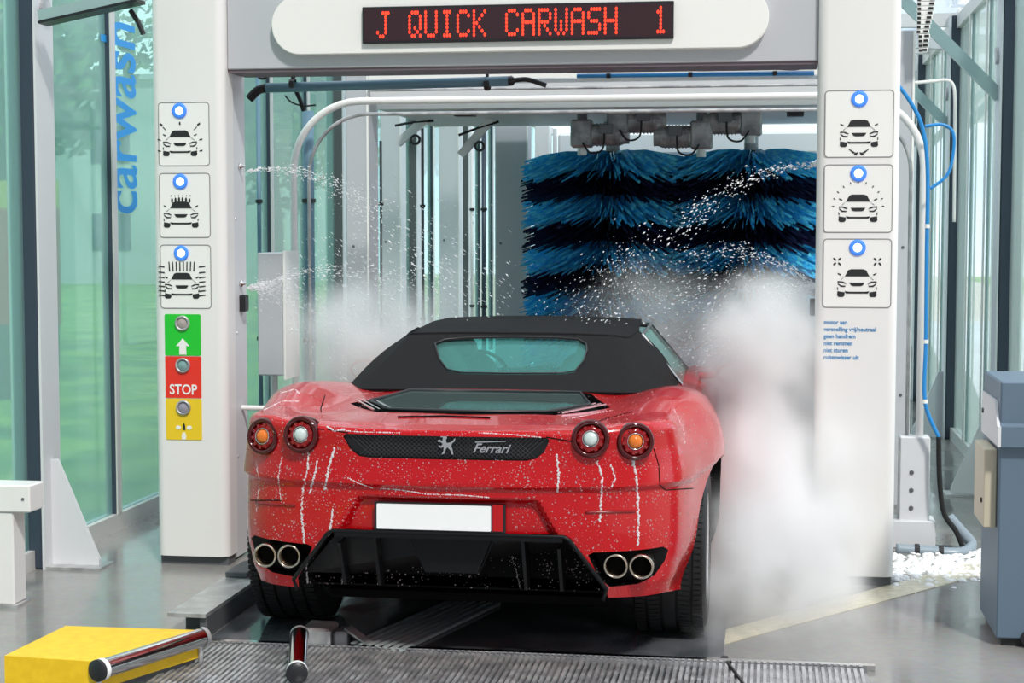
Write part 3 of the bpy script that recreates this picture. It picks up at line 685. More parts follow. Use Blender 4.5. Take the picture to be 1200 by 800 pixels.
def roller(p0, p1, r, label):
    p0, p1 = Vector(p0), Vector(p1); t = thing('guide_roller', (p0+p1)/2, label, 'roller'); d = (p1-p0).normalized()
    MB().tube([p0, p1], r, 24).build('roller_tube', M['chrome'], t, angle=40)
    MB().lathe(p0-d*.02, d, [(0,0),(r*.8,0),(r*1.12,.008),(r*1.12,.02),(r,.021)], 24).build('end_cap', M['black'], t, angle=40)
    MB().lathe(p0+d*.002, d, [(r*1.02,0),(r*1.12,0),(r*1.12,.018),(r*1.02,.018)], 24).build('end_ring', M['white2'], t)
    MB().lathe(p1, d, [(r*1.05,0),(r*1.05,.02),(r*.5,.03),(0,.03)], 24).build('end_ring', M['steel'], t)
    MB().tube([p0+Vector((0,0,-r*.9)), Vector((p0.x,p0.y,0))], r*.3).build('foot', M['steel'], t)
    MB().tube([p1+Vector((0,0,-r*.9)), Vector((p1.x,p1.y,0))], r*.3).build('foot', M['steel'], t)
roller(onz(116, 785, .105), onz(235, 747, .105), .034, 'polished steel roller along the edge of the yellow block')
t = thing('guide_rail', (-2.24, 7.2, 0), 'low steel wheel guide rail leading under the car from the yellow block', 'guide rail')
MB().box((-2.31, 6.22, .085), (-2.155, 10.8, .10)).build('top_plate', M['steel'], t)
MB().box((-2.185, 6.24, 0), (-2.155, 10.8, .085)).build('web', M['dgrey'], t)
for y in (6.4, 7.2, 8.2, 9.2): MB().box((-2.30, y, 0), (-2.19, y+.04, .085)).build('foot', M['dgrey'], t)
MB().box((-2.30, 6.9, .10), (-2.20, 7.15, .125), .004).build('joint_cover', M['dgrey'], t)
p0, p1 = onz(348, 788, .07), onz(351, 745, .09)
roller(p0, p1, .034, 'short upright steel roller standing in front of the car at the grating')
t = thing('roller_bracket', onz(368, 760), 'steel bracket block behind the short roller below the bumper', 'bracket')
q = onz(368, 757); MB().box((q.x-.05, q.y-.03, 0), (q.x+.07, q.y+.12, .075), .01).build('block', M['steel'], t)
MB().box((q.x+.075, q.y-.01, 0), (q.x+.13, q.y+.10, .06), .01).build('side_block', M['dgrey'], t)
MB().obox(q+Vector((.12,.05,.065)), q+Vector((.22,.02,.01)), .05, .008).build('sloped_plate', M['steel'], t)
# white stand at left edge
t = thing('white_pedestal', (-3.05, 6.45, 0), 'white metal pedestal with overhanging top at the left edge', 'pedestal')
q = onz(17, 712); yp = q.y; xb = q.x
z1 = ony(20, 568, yp).z; z0 = ony(20, 600, yp).z; xr = ony(36, 590, yp).x
MB().box((LX+.09, yp, .012), (xb, yp+.12, z0), .006).build('body', M['white'], t)
MB().box((LX+.09, yp-.01, z0), (xr, yp+.13, z1), .006).build('top', M['white'], t)
MB().lathe((xr-.03, yp-.01, (z1+z0)/2), (0,-1,0), [(0,0),(.006,0),(.006,.004),(0,.004)], 10).build('screw', M['dgrey'], t)
MB().box((LX+.09, yp-.01, 0), (xb+.015, yp+.13, .012)).build('foot_plate', M['steel'], t)
# right cabinet
M['cab'] = mat('blue_grey_cabinet', (.11,.165,.225), .45); M['beige'] = mat('beige_panel', (.55,.50,.38), .5)
t = thing('control_cabinet', (1.25, 6.7, 0), 'blue-grey control cabinet with sloped hood at the right edge', 'cabinet')
q = onz(1167, 757); x0 = q.x; Yc = q.y
MB().box((x0, Yc, .03), (x0+.6, Yc+.5, 1.02), .006).build('body', M['cab'], t)
zb1 = ony(1165, 523, Yc-.03).z
ztp = ony(1175, 500, Yc-.03).z
MB().prism([(0, zb1),(0, ztp-.0),(.03, ztp+.0),(.12, ztp+.09),(.50, ztp+.09),(.50, zb1)], (x0+.0, Yc-.04, 0), (0,1,0), (0,0,1), (.62,0,0)).build('hood', M['cab'], t)
MB().prism([(0, zb1),(0, ztp),(.03, ztp),(.12, ztp+.09),(.50, ztp+.09),(.50, zb1)], (x0-.012, Yc-.04, 0), (0,1,0), (0,0,1), (.011,0,0)).build('hood_cheek', M['lgrey'], t)
MB().box((x0-.05, Yc+.05, .45), (x0-.001, Yc+.35, zb1-.02), .004).build('side_box', M['beige'], t)
MB().box((x0+.02, Yc+.02, 0), (x0+.58, Yc+.48, .03)).build('plinth', M['black'], t)
for z in (.55, .9): MB().lathe((x0-.05, Yc+.1, z), (-1,0,0), [(0,0),(.01,0),(.01,.006),(0,.006)], 10).build('knob', M['black'], t)
MB().lathe((x0+.12, Yc-.0, .035), (0,-1,0), [(0,0),(.03,0),(.03,.015),(0,.02)], 14).build('foot_cap', M['black'], t)
for p in ((930,684),):
    q = onz(*p); t = thing('floor_socket', q, 'small white block on the floor by the right column base', 'floor block')
    MB().box((q.x-.03,q.y-.02,0),(q.x+.03,q.y+.04,.03),.004).build('block', M['white2'], t); MB().lathe((q.x,q.y-.02,.015),(0,-1,0),[(0,0),(.008,0),(0,.004)],8).build('screw', M['dgrey'], t)

# ------------------------------------------------------------------ the car (local frame: x right, y forward from the tail, z up)
CX, CY = -1.12, 5.80
CO = Vector((CX, CY, 0))
car = thing('sports_car', (CX, CY, 0), 'wet red convertible sports car with black soft top, seen from behind', 'car', local=True)
def loc(p): return Vector(p) - CO
def lpy(px, py, ly): return loc(ony(px, py, CY+ly))
M['red'] = mat('red_car_paint', (.46,.001,.004), .25, .0, Coat_Weight=.45, Coat_Roughness=.05, Specular_IOR_Level=.3)
M['fabric'] = noisy(mat('soft_top_fabric', (.02,.02,.022), .8, Specular_IOR_Level=.15), (.008,.008,.0085), (.016,.016,.017), 300, bump=.15)
M['cglass'] = glass('car_glass', (.55,.92,.89), (.42,.85,.82), .15)
M['eglass'] = glass('engine_cover_glass', (.25,.40,.38), (.20,.30,.28), .55)
M['sglass'] = glass('side_glass', (.75,.95,.90), (.62,.85,.80), .28)
M['mesh'] = mat('black_mesh', (.02,.02,.022), .35, .5)
M['diff'] = mat('black_bumper_plastic', (.005,.005,.006), .35, Specular_IOR_Level=.22)
M['well'] = mat('wheel_well_black', (.004,.004,.004), .9, Specular_IOR_Level=.1)
M['seat'] = mat('tan_leather', (.85,.55,.46), .5)
LP = [(0,0),(.15,.004),(.30,.014),(.45,.034),(.58,.062),(.69,.11),(.76,.17),(.815,.25),(.85,.36),(.885,.52),(.932,.72),(.955,.92),(.945,1.2),(.915,1.6),(.895,2.1),(.893,2.7),(.92,3.15),(.94,3.5),(.915,3.85),(.84,4.15),(.68,4.36),(.45,4.47),(.2,4.515),(0,4.52)]
sp = spline([(x,y,0) for x, y in LP], 16)
L_ = [0]
for i in range(1, len(sp)): L_.append(L_[-1]+(sp[i]-sp[i-1]).length)
tot = L_[-1]; ss = []; q = 0
while q < tot: ss.append(q); q += .010 if q < 1.35 else (.03 if q < tot-.9 else .02)
ss.append(tot)
QX = np.interp(ss, L_, [p.x for p in sp]); QY = np.interp(ss, L_, [p.y for p in sp])
def zsh(x, y):
    if y < .36: return lin(abs(x), [0,.3,.5,.62,.72,.82,.85], [.885,.888,.893,.903,.915,.905,.900])
    return lin(y, [.36,.55,.8,1.1,1.5,2.1,2.8,3.4,3.9,4.3,4.52], [.900,.915,.925,.915,.885,.84,.81,.79,.70,.60,.52])
def zct(y): return lin(y, [0,.12,.35,.8,1.2,1.7,2.3,2.85,3.3,3.8,4.3,4.52], [.885,.897,.908,.922,.930,.93,.92,.88,.80,.71,.60,.52])
def zbt(y): return lin(y, [0,.25,.45,.6,4.0,4.52], [.29,.28,.25,.20,.17,.16])
def rearprof(z): return lin(z, [.28,.34,.42,.52,.60,.672,.684,.692,.71,.76,.82,.865,.88,.90,.93], [.050,.022,.012,.010,.012,.016,.004,-.004,-.002,.006,.010,.006,.004,.004,.004])
NV, NC = 76, 44
rows = []
for i in range(len(ss)):
    x, y = QX[i], QY[i]; j0, j1 = max(i-1,0), min(i+1,len(ss)-1)
    tx, ty = QX[j1]-QX[j0], QY[j1]-QY[j0]; 
    if i == 0 or i == len(ss)-1: tx, ty = 1 if i == 0 else -1, 0
    ln = math.hypot(tx, ty); nx, ny = ty/ln, -tx/ln        # outward normal
    zs, zb = zsh(x, y), zbt(y); wr = 1-sst(.12, .5, y); wf = sst(3.9, 4.4, y)
    col = []
    for k in range(NV+1):
        v = k/NV; z = zs-(zs-zb)*v; h = zs-z
        side = .075*max(0,1-h/.20)**2.0 + .055*sst(.62,1,v)**1.5 + (.012 if h > .24 and y < 2 else .012*sst(.22,.24,h))
        rear = rearprof(z) + .012*max(0,1-h/.025)**2
        front = .10*max(0,1-h/.25)**2 + .05*sst(.6,1,v)
        d = side*(1-wr)*(1-wf) + rear*wr + front*wf
        if y > 4.5: d *= 1
        # plate recess
        if y < .2:
            hw = lin(z, [.52,.645], [.40,.33]); 
            m_ = sst(0,.022, hw-abs(x))*sst(0,.018,.648-z); d += .035*m_
        px_, py_ = x-nx*d, y-ny*d
        if i == 0 or i == len(ss)-1: px_ = 0.
        col.append((max(px_,0), py_, z))
    ex, ey, ez = col[0]; top = []
    zc0 = zct(max(ey,0))
    for c in range(NC):
        f = c/NC; xx = ex*f
        z = zc0+(ez-zc0)*f**2.6
        amp = lin(ey, [0,.12,.35,.62,.85,1.15,1.6,2.2,2.7,3.1,3.5,3.9,4.3], [0,.004,.024,.045,.052,.036,.006,0,.0,.05,.075,.04,0])
        xc = lin(ey, [0,.9,1.5,3.5], [.71,.745,.75,.74])
        z += amp*math.exp(-((xx-xc)/.125)**2)*(1 if f < .999 else 0)*sst(0,.03,ex-xx+.0)
        z -= .016*math.exp(-((xx-.50)/.13)**2)*sst(.10,.5,ey)*(1-sst(1.3,1.7,ey))
        top.append((xx, ey, z))
    rows.append(top+col)
W = NC+NV+1
V = []; F = []
for sgn in (1,-1):
    k0 = len(V)
    for r in rows: V += [(p[0]*sgn, p[1], p[2]) for p in r]
    kb = len(V)
    for r in rows: V.append((0, r[-1][1], r[-1][2]))
    for i in range(len(rows)-1):
        for c in range(W-1):
            a, b, c2, d = k0+i*W+c, k0+i*W+c+1, k0+(i+1)*W+c+1, k0+(i+1)*W+c
            F.append((a,b,c2,d) if sgn > 0 else (d,c2,b,a))
        a, b, c2, d = k0+i*W+W-1, kb+i, kb+i+1, k0+(i+1)*W+W-1
        F.append((a,b,c2,d) if sgn > 0 else (d,c2,b,a))
import bmesh
mb = MB(); mb.add(V, F); body = mb.build('body', [M['red'], M['well']], car)
bm = bmesh.new(); bm.from_mesh(body.data); bmesh.ops.remove_doubles(bm, verts=bm.verts, dist=.0002); bmesh.ops.dissolve_degenerate(bm, dist=.00005, edges=bm.edges)
bmesh.ops.recalc_face_normals(bm, faces=bm.faces); bm.to_mesh(body.data); bm.free()
def cutter(fn, m):
    b = MB(); fn(b); o = b.build('cutter', m, car)
    bm = bmesh.new(); bm.from_mesh(o.data); bmesh.ops.recalc_face_normals(bm, faces=bm.faces); bm.to_mesh(o.data); bm.free(); return o
def pxpoly(P, ly): return [(lambda q: (q.x, q.z))(lpy(a, b, ly)) for a, b in P]
XU, ZU = (1,0,0), (0,0,1)
EXR = pxpoly([(692,645),(698,642),(776,643),(782,648),(778,660),(766,676),(748,683),(716,684),(704,672)], .14)
EXL = [(-x, z) for x, z in EXR][::-1]
cr_ = lambda a, b, c: max(a, min(b, c))
GR0 = [(-.385,.868),(.375,.868),(.385,.858),(.365,.815),(.335,.792),(.30,.785),(-.30,.785),(-.335,.790),(-.37,.815),(-.395,.858)]
GR = [(x*.955, z) for x, z in GR0]
DF = [(-.415,.518),(.415,.518),(.435,.508),(.565,.33),(.575,.20),(-.575,.20),(-.565,.33),(-.435,.508)]
ENG = [loc(onz(px, py, .915)) for px, py in ((452,474),(478,456),(520,449),(655,450),(692,462),(650,475),(560,471))]
cuts = []
for P in (EXR, EXL): cuts.append(cutter(lambda b: b.prism(P, (0,-.3,0), XU, ZU, (0,.62,0)), M['well']))
cuts.append(cutter(lambda b: b.prism(GR, (0,-.1,0), XU, ZU, (0,.150,0)), M['well']))
cuts.append(cutter(lambda b: b.prism(DF, (0,-.1,0), XU, ZU, (0,.30,0)), M['well']))
cuts.append(cutter(lambda b: b.prism(rrect(-.60,1.60,.60,2.85,.12), (0,0,.42), XU, (0,1,0), (0,0,.8)), M['well']))
EP = [(-.30,.50),(.30,.50),(.46,.62),(.50,1.02),(-.50,1.02),(-.46,.62)]
EP = rrect(-.46,.50,.46,1.20,.10)
cuts.append(cutter(lambda b: b.prism([(-.52,.70),(-.34,.40),(0,.35),(.34,.40),(.52,.70),(.40,1.12),(-.40,1.12)], (0,0,.872), XU, (0,1,0), (0,0,.3)), M['well']))
for y in (.84, 3.44):
    for sx in (-1, 1):
        cuts.append(cutter(lambda b: b.tube([(sx*.56,y,.335),(sx*1.1,y,.335)], .372, 48), M['well']))
boolean(body, cuts); body.data.shade_smooth(); body.data.set_sharp_from_angle(angle=math.radians(32))
bvv = [CO+v.co for v in body.data.vertices]
bvh = BVHTree.FromPolygons(bvv, [tuple(p.vertices) for p in body.data.polygons])
def cast(px, py):
    d = ray(px, py).normalized(); h = bvh.ray_cast(O0, d); return h[0], h[1]
# gap lines and slots drawn as thin dark strips lying on the skin
def skinline(name, px, r, m, parent=car, off=0.):
    P = []
    for i in range(len(px)-1):
        n = max(2, int(math.hypot(px[i+1][0]-px[i][0], px[i+1][1]-px[i][1])/4))
        for k in range(n): 
            f = k/n; P.append((px[i][0]+(px[i+1][0]-px[i][0])*f, px[i][1]+(px[i+1][1]-px[i][1])*f))
    P.append(px[-1]); out = []
    for p in P:
        h, nrm = cast(*p)
        if h is not None and (not out or (h-CO-out[-1]).length < .12): out.append(h-CO+nrm*off)
    if len(out) > 1: return MB().tube(out, r, 6).build(name, m, parent, smooth=True)
for L in ([(381,463),(376,478),(377,492),(384,503)], [(669,517),(676,508),(705,492),(742,482)], [(384,503),(408,507)], [(640,512),(669,517)],
          [(766,525),(772,545),(773,568),(780,574),(812,572)], [(340,500),(380,503)], [(283,583),(290,586),(330,586)]):
    skinline('panel_gap', L, .0022, M['well'])
skinline('deck_slot', [(466,489),(520,488),(574,490)], .006, M['well'])
for L in ([(686,600),(744,599)], [(300,589),(346,592)]): skinline('reflector', L, .006, mat('dark_red_reflector', (.25,.004,.006), .15))
skinline('plate_recess_edge', [(393,628),(402,607),(414,593),(436,588)], .003, M['red']); skinline('plate_recess_edge', [(592,588),(622,592),(636,607),(652,624)], .003, M['red'])

# grille with honeycomb look, badges
g = MB().prism([(x*.998, z) for x, z in GR], (0,.040,0), XU, ZU, (0,.006,0)).build('rear_grille', M['mesh'], car)
mb = MB()
for i in range(-40, 41):
    for s_ in (-1, 1):
        x0 = i*.017; x1 = x0+s_*.085
        a, b = Vector((x0,.036,.865)), Vector((x1,.036,.788))
        if abs(x0) < .36 and abs(x1) < .325: mb.tube([a, b], .0011, 4)
mb.build('grille_mesh', mat('grille_wire', (.09,.09,.095), .4, .6), g)
mb = MB()
horse = [(-.02,-.052),(.0,-.045),(.004,-.02),(.014,-.012),(.030,-.03),(.036,-.05),(.046,-.05),(.040,-.02),(.034,-.004),(.040,.012),(.052,.020),(.058,.040),(.050,.034),(.040,.022),(.026,.014),(.010,.012),(.004,.026),(.012,.040),(.004,.054),(-.006,.058),(-.022,.050),(-.026,.042),(-.012,.042),(-.014,.022),(-.030,.030),(-.040,.024),(-.038,.016),(-.024,.016),(-.012,.006),(-.022,-.006),(-.034,.0),(-.036,-.008),(-.022,-.016),(-.008,-.008),(-.008,-.03)]
hx = lpy(520, 521, .0).x; hz = lpy(520, 521, 0).z
mb.prism([(x*.66,z*.66) for x, z in horse], (hx, .024, hz-.004), XU, ZU, (0,.006,0)); mb.build('horse_badge', M['chrome'], car)
mb = MB(); q = lpy(552, 531, .0)
text_into(mb, 'Ferrari', .046, (q.x, .028, q.z), XU, ZU, (0,0,0), shear=.45, bold=.001)
mb.prism([(.010,.034),(.12,.040),(.12,.043),(.01,.038)], (q.x, .028, q.z), XU, ZU, (0,.002,0)); mb.build('script_badge', M['chrome'], car)

# tail lights
M['lens'] = mat('dark_red_lens', (.06,.001,.002), .08, 0); M['lens2'] = mat('red_lens', (.26,.004,.006), .08, 0)
M['orange'] = mat('orange_bulb', (.70,.17,.02), .12); M['clear'] = mat('clear_bulb', (.55,.62,.60), .1)
for px, py, R, b in ((310,511,.0635,'orange'), (354,509,.0635,'clear'), (692,514,.0635,'clear'), (744,517,.0635,'orange')):
    h, nrm = cast(px, py); p = h-CO
    a = Vector((nrm.x*.55, -1, .12)).normalized(); p = p-a*.012
    tl = MB().lathe(p, a, [(R*1.06,-.03),(R*1.08,.014),(R*1.05,.026),(R*.97,.034),(R*.84,.032),(R*.78,.022),(R*.76,.008)], 44).build('tail_light', M['lens'], car, smooth=True)
    MB().lathe(p, a, [(R*.78,.010),(R*.74,.020),(R*.60,.026),(R*.42,.026),(R*.40,.018)], 44).build('red_lens', M['lens2'], tl, smooth=True)
    MB().lathe(p, a, [(R*.40,.016),(R*.38,.028),(R*.30,.036),(R*.14,.040),(0,.041)], 32).build('centre_lens', M[b], tl, smooth=True)
    MB().lathe(p, a, [(R*.47,.026),(R*.45,.030),(R*.42,.028)], 44).build('chrome_ring', M['chrome'], tl, smooth=True)
    mb = MB()
    for k in range(10):
        c = 2*PI*k/10; u = a.orthogonal().normalized(); v = a.cross(u); d = u*math.cos(c)+v*math.sin(c); t2 = a.cross(d)
        mb.add([p+d*R*.52+a*.031-t2*.004, p+d*R*.52+a*.031+t2*.004, p+d*R*.74+a*.0285+t2*.006, p+d*R*.74+a*.0285-t2*.006], [(0,1,2,3)])
    mb.build('reflector_facets', mat('pink_facets', (.26,.012,.014), .15), tl)
# plate
a, b = lpy(438, 588, .02), lpy(592, 629, .02)
pl = MB().prism(rrect(a.x, b.z, b.x, a.z, .006), (0,.030,0), XU, ZU, (0,.008,0)).build('licence_plate', M['black'], car)
a2, b2 = lpy(441, 590, .02), lpy(575, 623, .02)
MB().prism(rrect(a2.x, b2.z, b2.x, a2.z, .004), (0,.024,0), XU, ZU, (0,.006,0)).build('plate_face', mat('plain_white_plate', (.9,.9,.9), .3), pl)
a3, b3 = lpy(577, 592, .02), lpy(589, 623, .02)
MB().box((a3.x, .025, b3.z), (b3.x, .030, a3.z)).build('plate_end', M['red'], pl)
a4 = lpy(500, 626.5, .02); MB().box((a4.x,.028,a4.z-.004),(a4.x+.07,.030,a4.z+.004)).build('frame_text_strip', M['lgrey'], pl)
# exhausts
for sgn, P in ((1, EXR), (-1, EXL)):
    cx = sum(x for x, z in P)/len(P); cz = sum(z for x, z in P)/len(P)
    ring = [(cx+(x-cx)*1.035, cz+(z-cz)*1.05) for x, z in P]; ip = [(cx+(x-cx)*.93, cz+(z-cz)*.9) for x, z in P]
    eh = MB().prism([(cx+(x-cx)*.999, cz+(z-cz)*.999) for x, z in P], (0,.20,0), XU, ZU, (0,.05,0)).build('exhaust_housing', M['diff'], car)
    for px in ((722, 752) if sgn > 0 else (298, 321)):
        q = lpy(px, 662 if sgn > 0 else 650, .10)
        if sgn < 0: q.x = -lpy({298:752, 321:722}[px], 662, .10).x; q.z = lpy(722, 662, .10).z
        q.z = lpy(735, 662.5, .10).z
        ep = MB().lathe((q.x,.20,q.z), (0,-1,0), [(.041,0),(.044,.105),(.044,.118),(.041,.122),(.036,.118),(.035,.0)], 30).build('exhaust_pipe', mat('exhaust_steel', (.50,.43,.36), .22, 1.), eh, smooth=True)
        MB().lathe((q.x,.20,q.z), (0,-1,0), [(0,.06),(.034,.06)], 24).build('pipe_bore', M['well'], eh)
# diffuser
df = MB()
df.add([(-.41,.115,.512),(.41,.115,.512),(.555,.16,.335),(.54,.40,.285),(-.54,.40,.285),(-.56,.16,.335),(-.41,.17,.512),(.41,.17,.512),(.555,.21,.335),(.54,.43,.285),(-.54,.43,.285),(-.56,.21,.335)],
    [(0,5,4,3,2,1),(6,7,8,9,10,11),(0,1,7,6),(1,2,8,7),(2,3,9,8),(3,4,10,9),(4,5,11,10),(5,0,6,11)])
dfo = df.build('diffuser', M['diff'], car)
mb = MB(); rim_ = [(-.42,.516),(.42,.516),(.438,.506),(.570,.33),(.556,.29)]; rim_ = [(-.556,.29),(-.572,.33),(-.438,.506)] + rim_
mb.tube([(x,.028+ (.0 if abs(x)<.5 else .02),z) for x, z in rim_], .0075, 8); mb.build('diffuser_rim', M['diff'], dfo, smooth=True)
MB().box((-.415,.022,.495), (.415,.118,.514), .004).build('diffuser_lip', M['diff'], dfo)
for x in (-.40,-.27,.27,.40):
    MB().prism([(.04,.50 if abs(x)<.3 else .47),(.12,.50 if abs(x)<.3 else .47),(.30,.30),(.13,.30)], (x-.006,0,0), (0,1,0), ZU, (.012,0,0)).build('fin', M['diff'], dfo)
mb = MB(); tr = [(-.155,.485),(-.10,.36),(.10,.36),(.155,.485)]; mb.tube([(x,.10+(.485-z)*.35,z) for x, z in tr], .005, 8); mb.prism([(x*.96,z) for x, z in tr], (0,.105,0), XU, ZU, (0,.05,0)); mb.build('centre_duct', M['diff'], dfo)
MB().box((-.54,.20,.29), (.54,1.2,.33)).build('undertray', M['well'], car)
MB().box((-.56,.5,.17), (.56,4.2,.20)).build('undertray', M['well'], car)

# engine window on the deck
def deckz(x, y):
    h = bvh.ray_cast(Vector((CX+x, CY+y, 2)), Vector((0,0,-1))); return h[0].z if h[0] else .9
GE = [(-.44,.70),(-.30,.44),(0,.39),(.30,.44),(.44,.70),(.36,1.09),(-.36,1.09)]
mb = MB(); top = [Vector((x, y, .913+.014*(y-.39)/.7-.012*abs(x))) for x, y in GE]; mb.add(top+[p-Vector((0,0,.006)) for p in top], [tuple(range(7)), tuple(range(13,6,-1))]+[(i,7+i,7+(i+1)%7,(i+1)%7) for i in range(7)])
mb.build('engine_window', M['eglass'], car)
for sx in (-1, 1):
    mb = MB()
    for k in range(4):
        mb.obox((sx*(.50-.022*k),.72+.01*k,.917),(sx*(.36-.018*k),.44+.012*k,.910),.007,.006)
    mb.build('vent_slats', M['chrome'], car)

mb = MB(); loop_ = [Vector((x,y,.916-.010*abs(x)+.012*(y-.39)/.7)) for x, y in GE]; loop_.append(loop_[0]); mb.tube(loop_, .007, 8, cap=False); mb.build('window_trim', M['black'], car, smooth=True)

# soft top
def rearpl(z): return 1.13+(z-.918)/.21*.47
base = [(0,1.13,.918),(.30,1.13,.918),(.56,1.15,.915),(.625,1.19,.912),(.685,1.32,.905),(.705,1.5,.898),(.71,1.75,.89),(.71,2.02,.88)]
topr = [(0,1.60,1.128),(.25,1.60,1.127),(.44,1.612,1.121),(.485,1.65,1.112),(.505,1.72,1.108),(.515,1.82,1.112),(.52,1.95,1.118),(.525,2.05,1.120)]
Bs, Ts = spline(base, 6), spline(topr, 6); V = []; F = []; NH = 10
n = len(Bs)
full = [(-1, i) for i in range(n-1, 0, -1)] + [(1, i) for i in range(n)]
for s_, i in full:
    b, t_ = Bs[i], Ts[i]
    for k in range(NH+1):
        f = k/NH; p = b.lerp(t_, f); blg = .020*math.sin(PI*f)*sst(3/7,5/7,i/(n-1)); V.append((s_*(p.x+blg), p.y, p.z+blg*.4))
m_ = len(full)
for j in range(m_-1):
    for k in range(NH): a = j*(NH+1)+k; F.append((a, a+NH+1, a+NH+2, a+1))
# roof, meeting the top ring
RG = []
for j in range(13):
    f = j/12; row = []
    for s_, i in full:
        p = Ts[i]; fy = (p.y-1.60)/.45
        yy = p.y+(2.68-p.y)*f; xx = s_*p.x*(1-.06*f)
        crown = .014*(1-(p.x/.53)**2)
        z = p.z + (1.138+crown-p.z)*sst(0,.55,f)
        row.append((xx, yy, z))
    RG.append(row)
k0 = len(V)
for row in RG: V += row
for j in range(12):
    for i in range(m_-1): a = k0+j*m_+i; F.append((a, a+1, a+m_+1, a+m_))
mb = MB(); mb.add(V, F); st = mb.build('soft_top', M['fabric'], car)
bm = bmesh.new(); bm.from_mesh(st.data); bmesh.ops.remove_doubles(bm, verts=bm.verts, dist=.0005); bmesh.ops.recalc_face_normals(bm, faces=bm.faces); bm.to_mesh(st.data); bm.free()
md = st.modifiers.new('s', 'SOLIDIFY'); md.thickness = .014; md.offset = 0
def onrear(px, py):
    # meet of the camera ray with the sloping rear plane of the soft top
    d = ray(px, py); o = O0-CO; n_ = Vector((0,-.21,.47)).normalized(); p0 = Vector((0,1.13,.918)); return o + d*((p0-o).dot(n_)/d.dot(n_))
wp = [onrear(*p) for p in ((510,404),(522,399),(545,397),(600,396),(655,397),(678,399),(687,404),(688,412),(684,424),(674,436),(660,438.5),(600,439),(540,438),(524,434),(515,422))]
WPXZ = [(p.x, p.z) for p in wp]
boolean(st, [cutter(lambda b: b.prism(WPXZ, (0,.9,0), XU, ZU, (0,.95,0)), M['fabric'])])
st.data.shade_smooth(); st.data.set_sharp_from_angle(angle=math.radians(28))
nrm_ = Vector((0,-.21,.47)).normalized()
MB().add([p-nrm_*.002 for p in wp]+[p-nrm_*.008 for p in wp], [tuple(range(15)), tuple(range(29,14,-1))]+[(i,15+i,15+(i+1)%15,(i+1)%15) for i in range(15)]).build('rear_window', M['cglass'], st)
MB().tube([p+nrm_*.007 for p in wp+[wp[0]]], .004, 6, cap=False).build('window_seam', M['black'], st, smooth=True)
MB().tube([Vector((s_*Ts[i].x, Ts[i].y, Ts[i].z+.007)) for s_, i in full], .006, 6).build('roof_seam', M['fabric'], st, smooth=True)

# windscreen, side windows, mirrors, seats
ws = MB().add([(-.53,2.69,1.125),(.53,2.69,1.125),(.70,3.18,.86),(-.70,3.18,.86)], [(0,1,2,3)]).build('windscreen', M['cglass'], car)
MB().tube([(-.70,3.2,.85),(-.535,2.70,1.115),(-.3,2.68,1.13),(.3,2.68,1.13),(.535,2.70,1.115),(.70,3.2,.85)], .013, 10).build('windscreen_frame', M['black'], ws, smooth=True)
for s_ in (-1, 1):
    sw = MB().add([(s_*.735,1.93,.88),(s_*.545,1.98,1.105),(s_*.54,2.66,1.12),(s_*.70,3.12,.87)], [(0,1,2,3)]).build('side_window', M['sglass'], car)
    MB().tube([(s_*.738,1.93,.885),(s_*.55,1.98,1.11),(s_*.545,2.66,1.127)], .007, 8).build('window_seal', M['chrome'], sw)
    m2 = MB().lathe((s_*.955,2.80,.865), (0,1,0), [(0,-.05),(.05,-.045),(.07,-.01),(.06,.04),(.03,.08),(0,.09)], 20)
    m2.v = [(v[0] if abs(v[0]-s_*.955) < 1e-6 else s_*.955+(v[0]-s_*.955)*1.35, v[1], .865+(v[2]-.865)*.85) for v in m2.v]
    mr = m2.build('wing_mirror', M['red'], car, smooth=True)
    MB().tube([(s_*.78,2.82,.85),(s_*.93,2.81,.86)], .018, 10).build('mirror_arm', M['red'], mr)
    MB().prism(ell(0,0,.07,.042,20), (s_*.955,2.745,.865), XU, ZU, (0,.006,0)).build('mirror_glass', M['chrome'], mr)
    se = MB().prism(rrect(-.23,-.0,.23,.56,.12), (s_*.37,2.08,.44), XU, (0,-.25,1), (0,.12,.02)).build('seat', M['seat'], car, angle=50)
    MB().prism(rrect(-.13,.0,.13,.17,.05), (s_*.37,1.99,.90), XU, (0,-.2,1), (0,.09,.02)).build('headrest', M['seat'], se, angle=50)
    hp = [(s_*.39+.16*math.cos(a), 1.72+.02*math.sin(a), .80+.27*math.sin(a)) for a in [PI*i/14 for i in range(15)]]
    MB().tube(hp, .036, 12).build('roll_hoop', M['seat'], car, smooth=True)
MB().box((-.60,2.86,.62), (.60,3.05,.84), .03).build('dashboard', M['black'], car)
sw = thing('steering_wheel_holder', (0,0,0), 'x', 'x'); bpy.data.objects.remove(sw)
MB().lathe((-.36,2.75,.80), (0,-1,.35), [(.17,0),(.18,.012),(.17,.024),(.16,.012)], 28, closed=True).build('steering_wheel', M['black'], car, smooth=True)

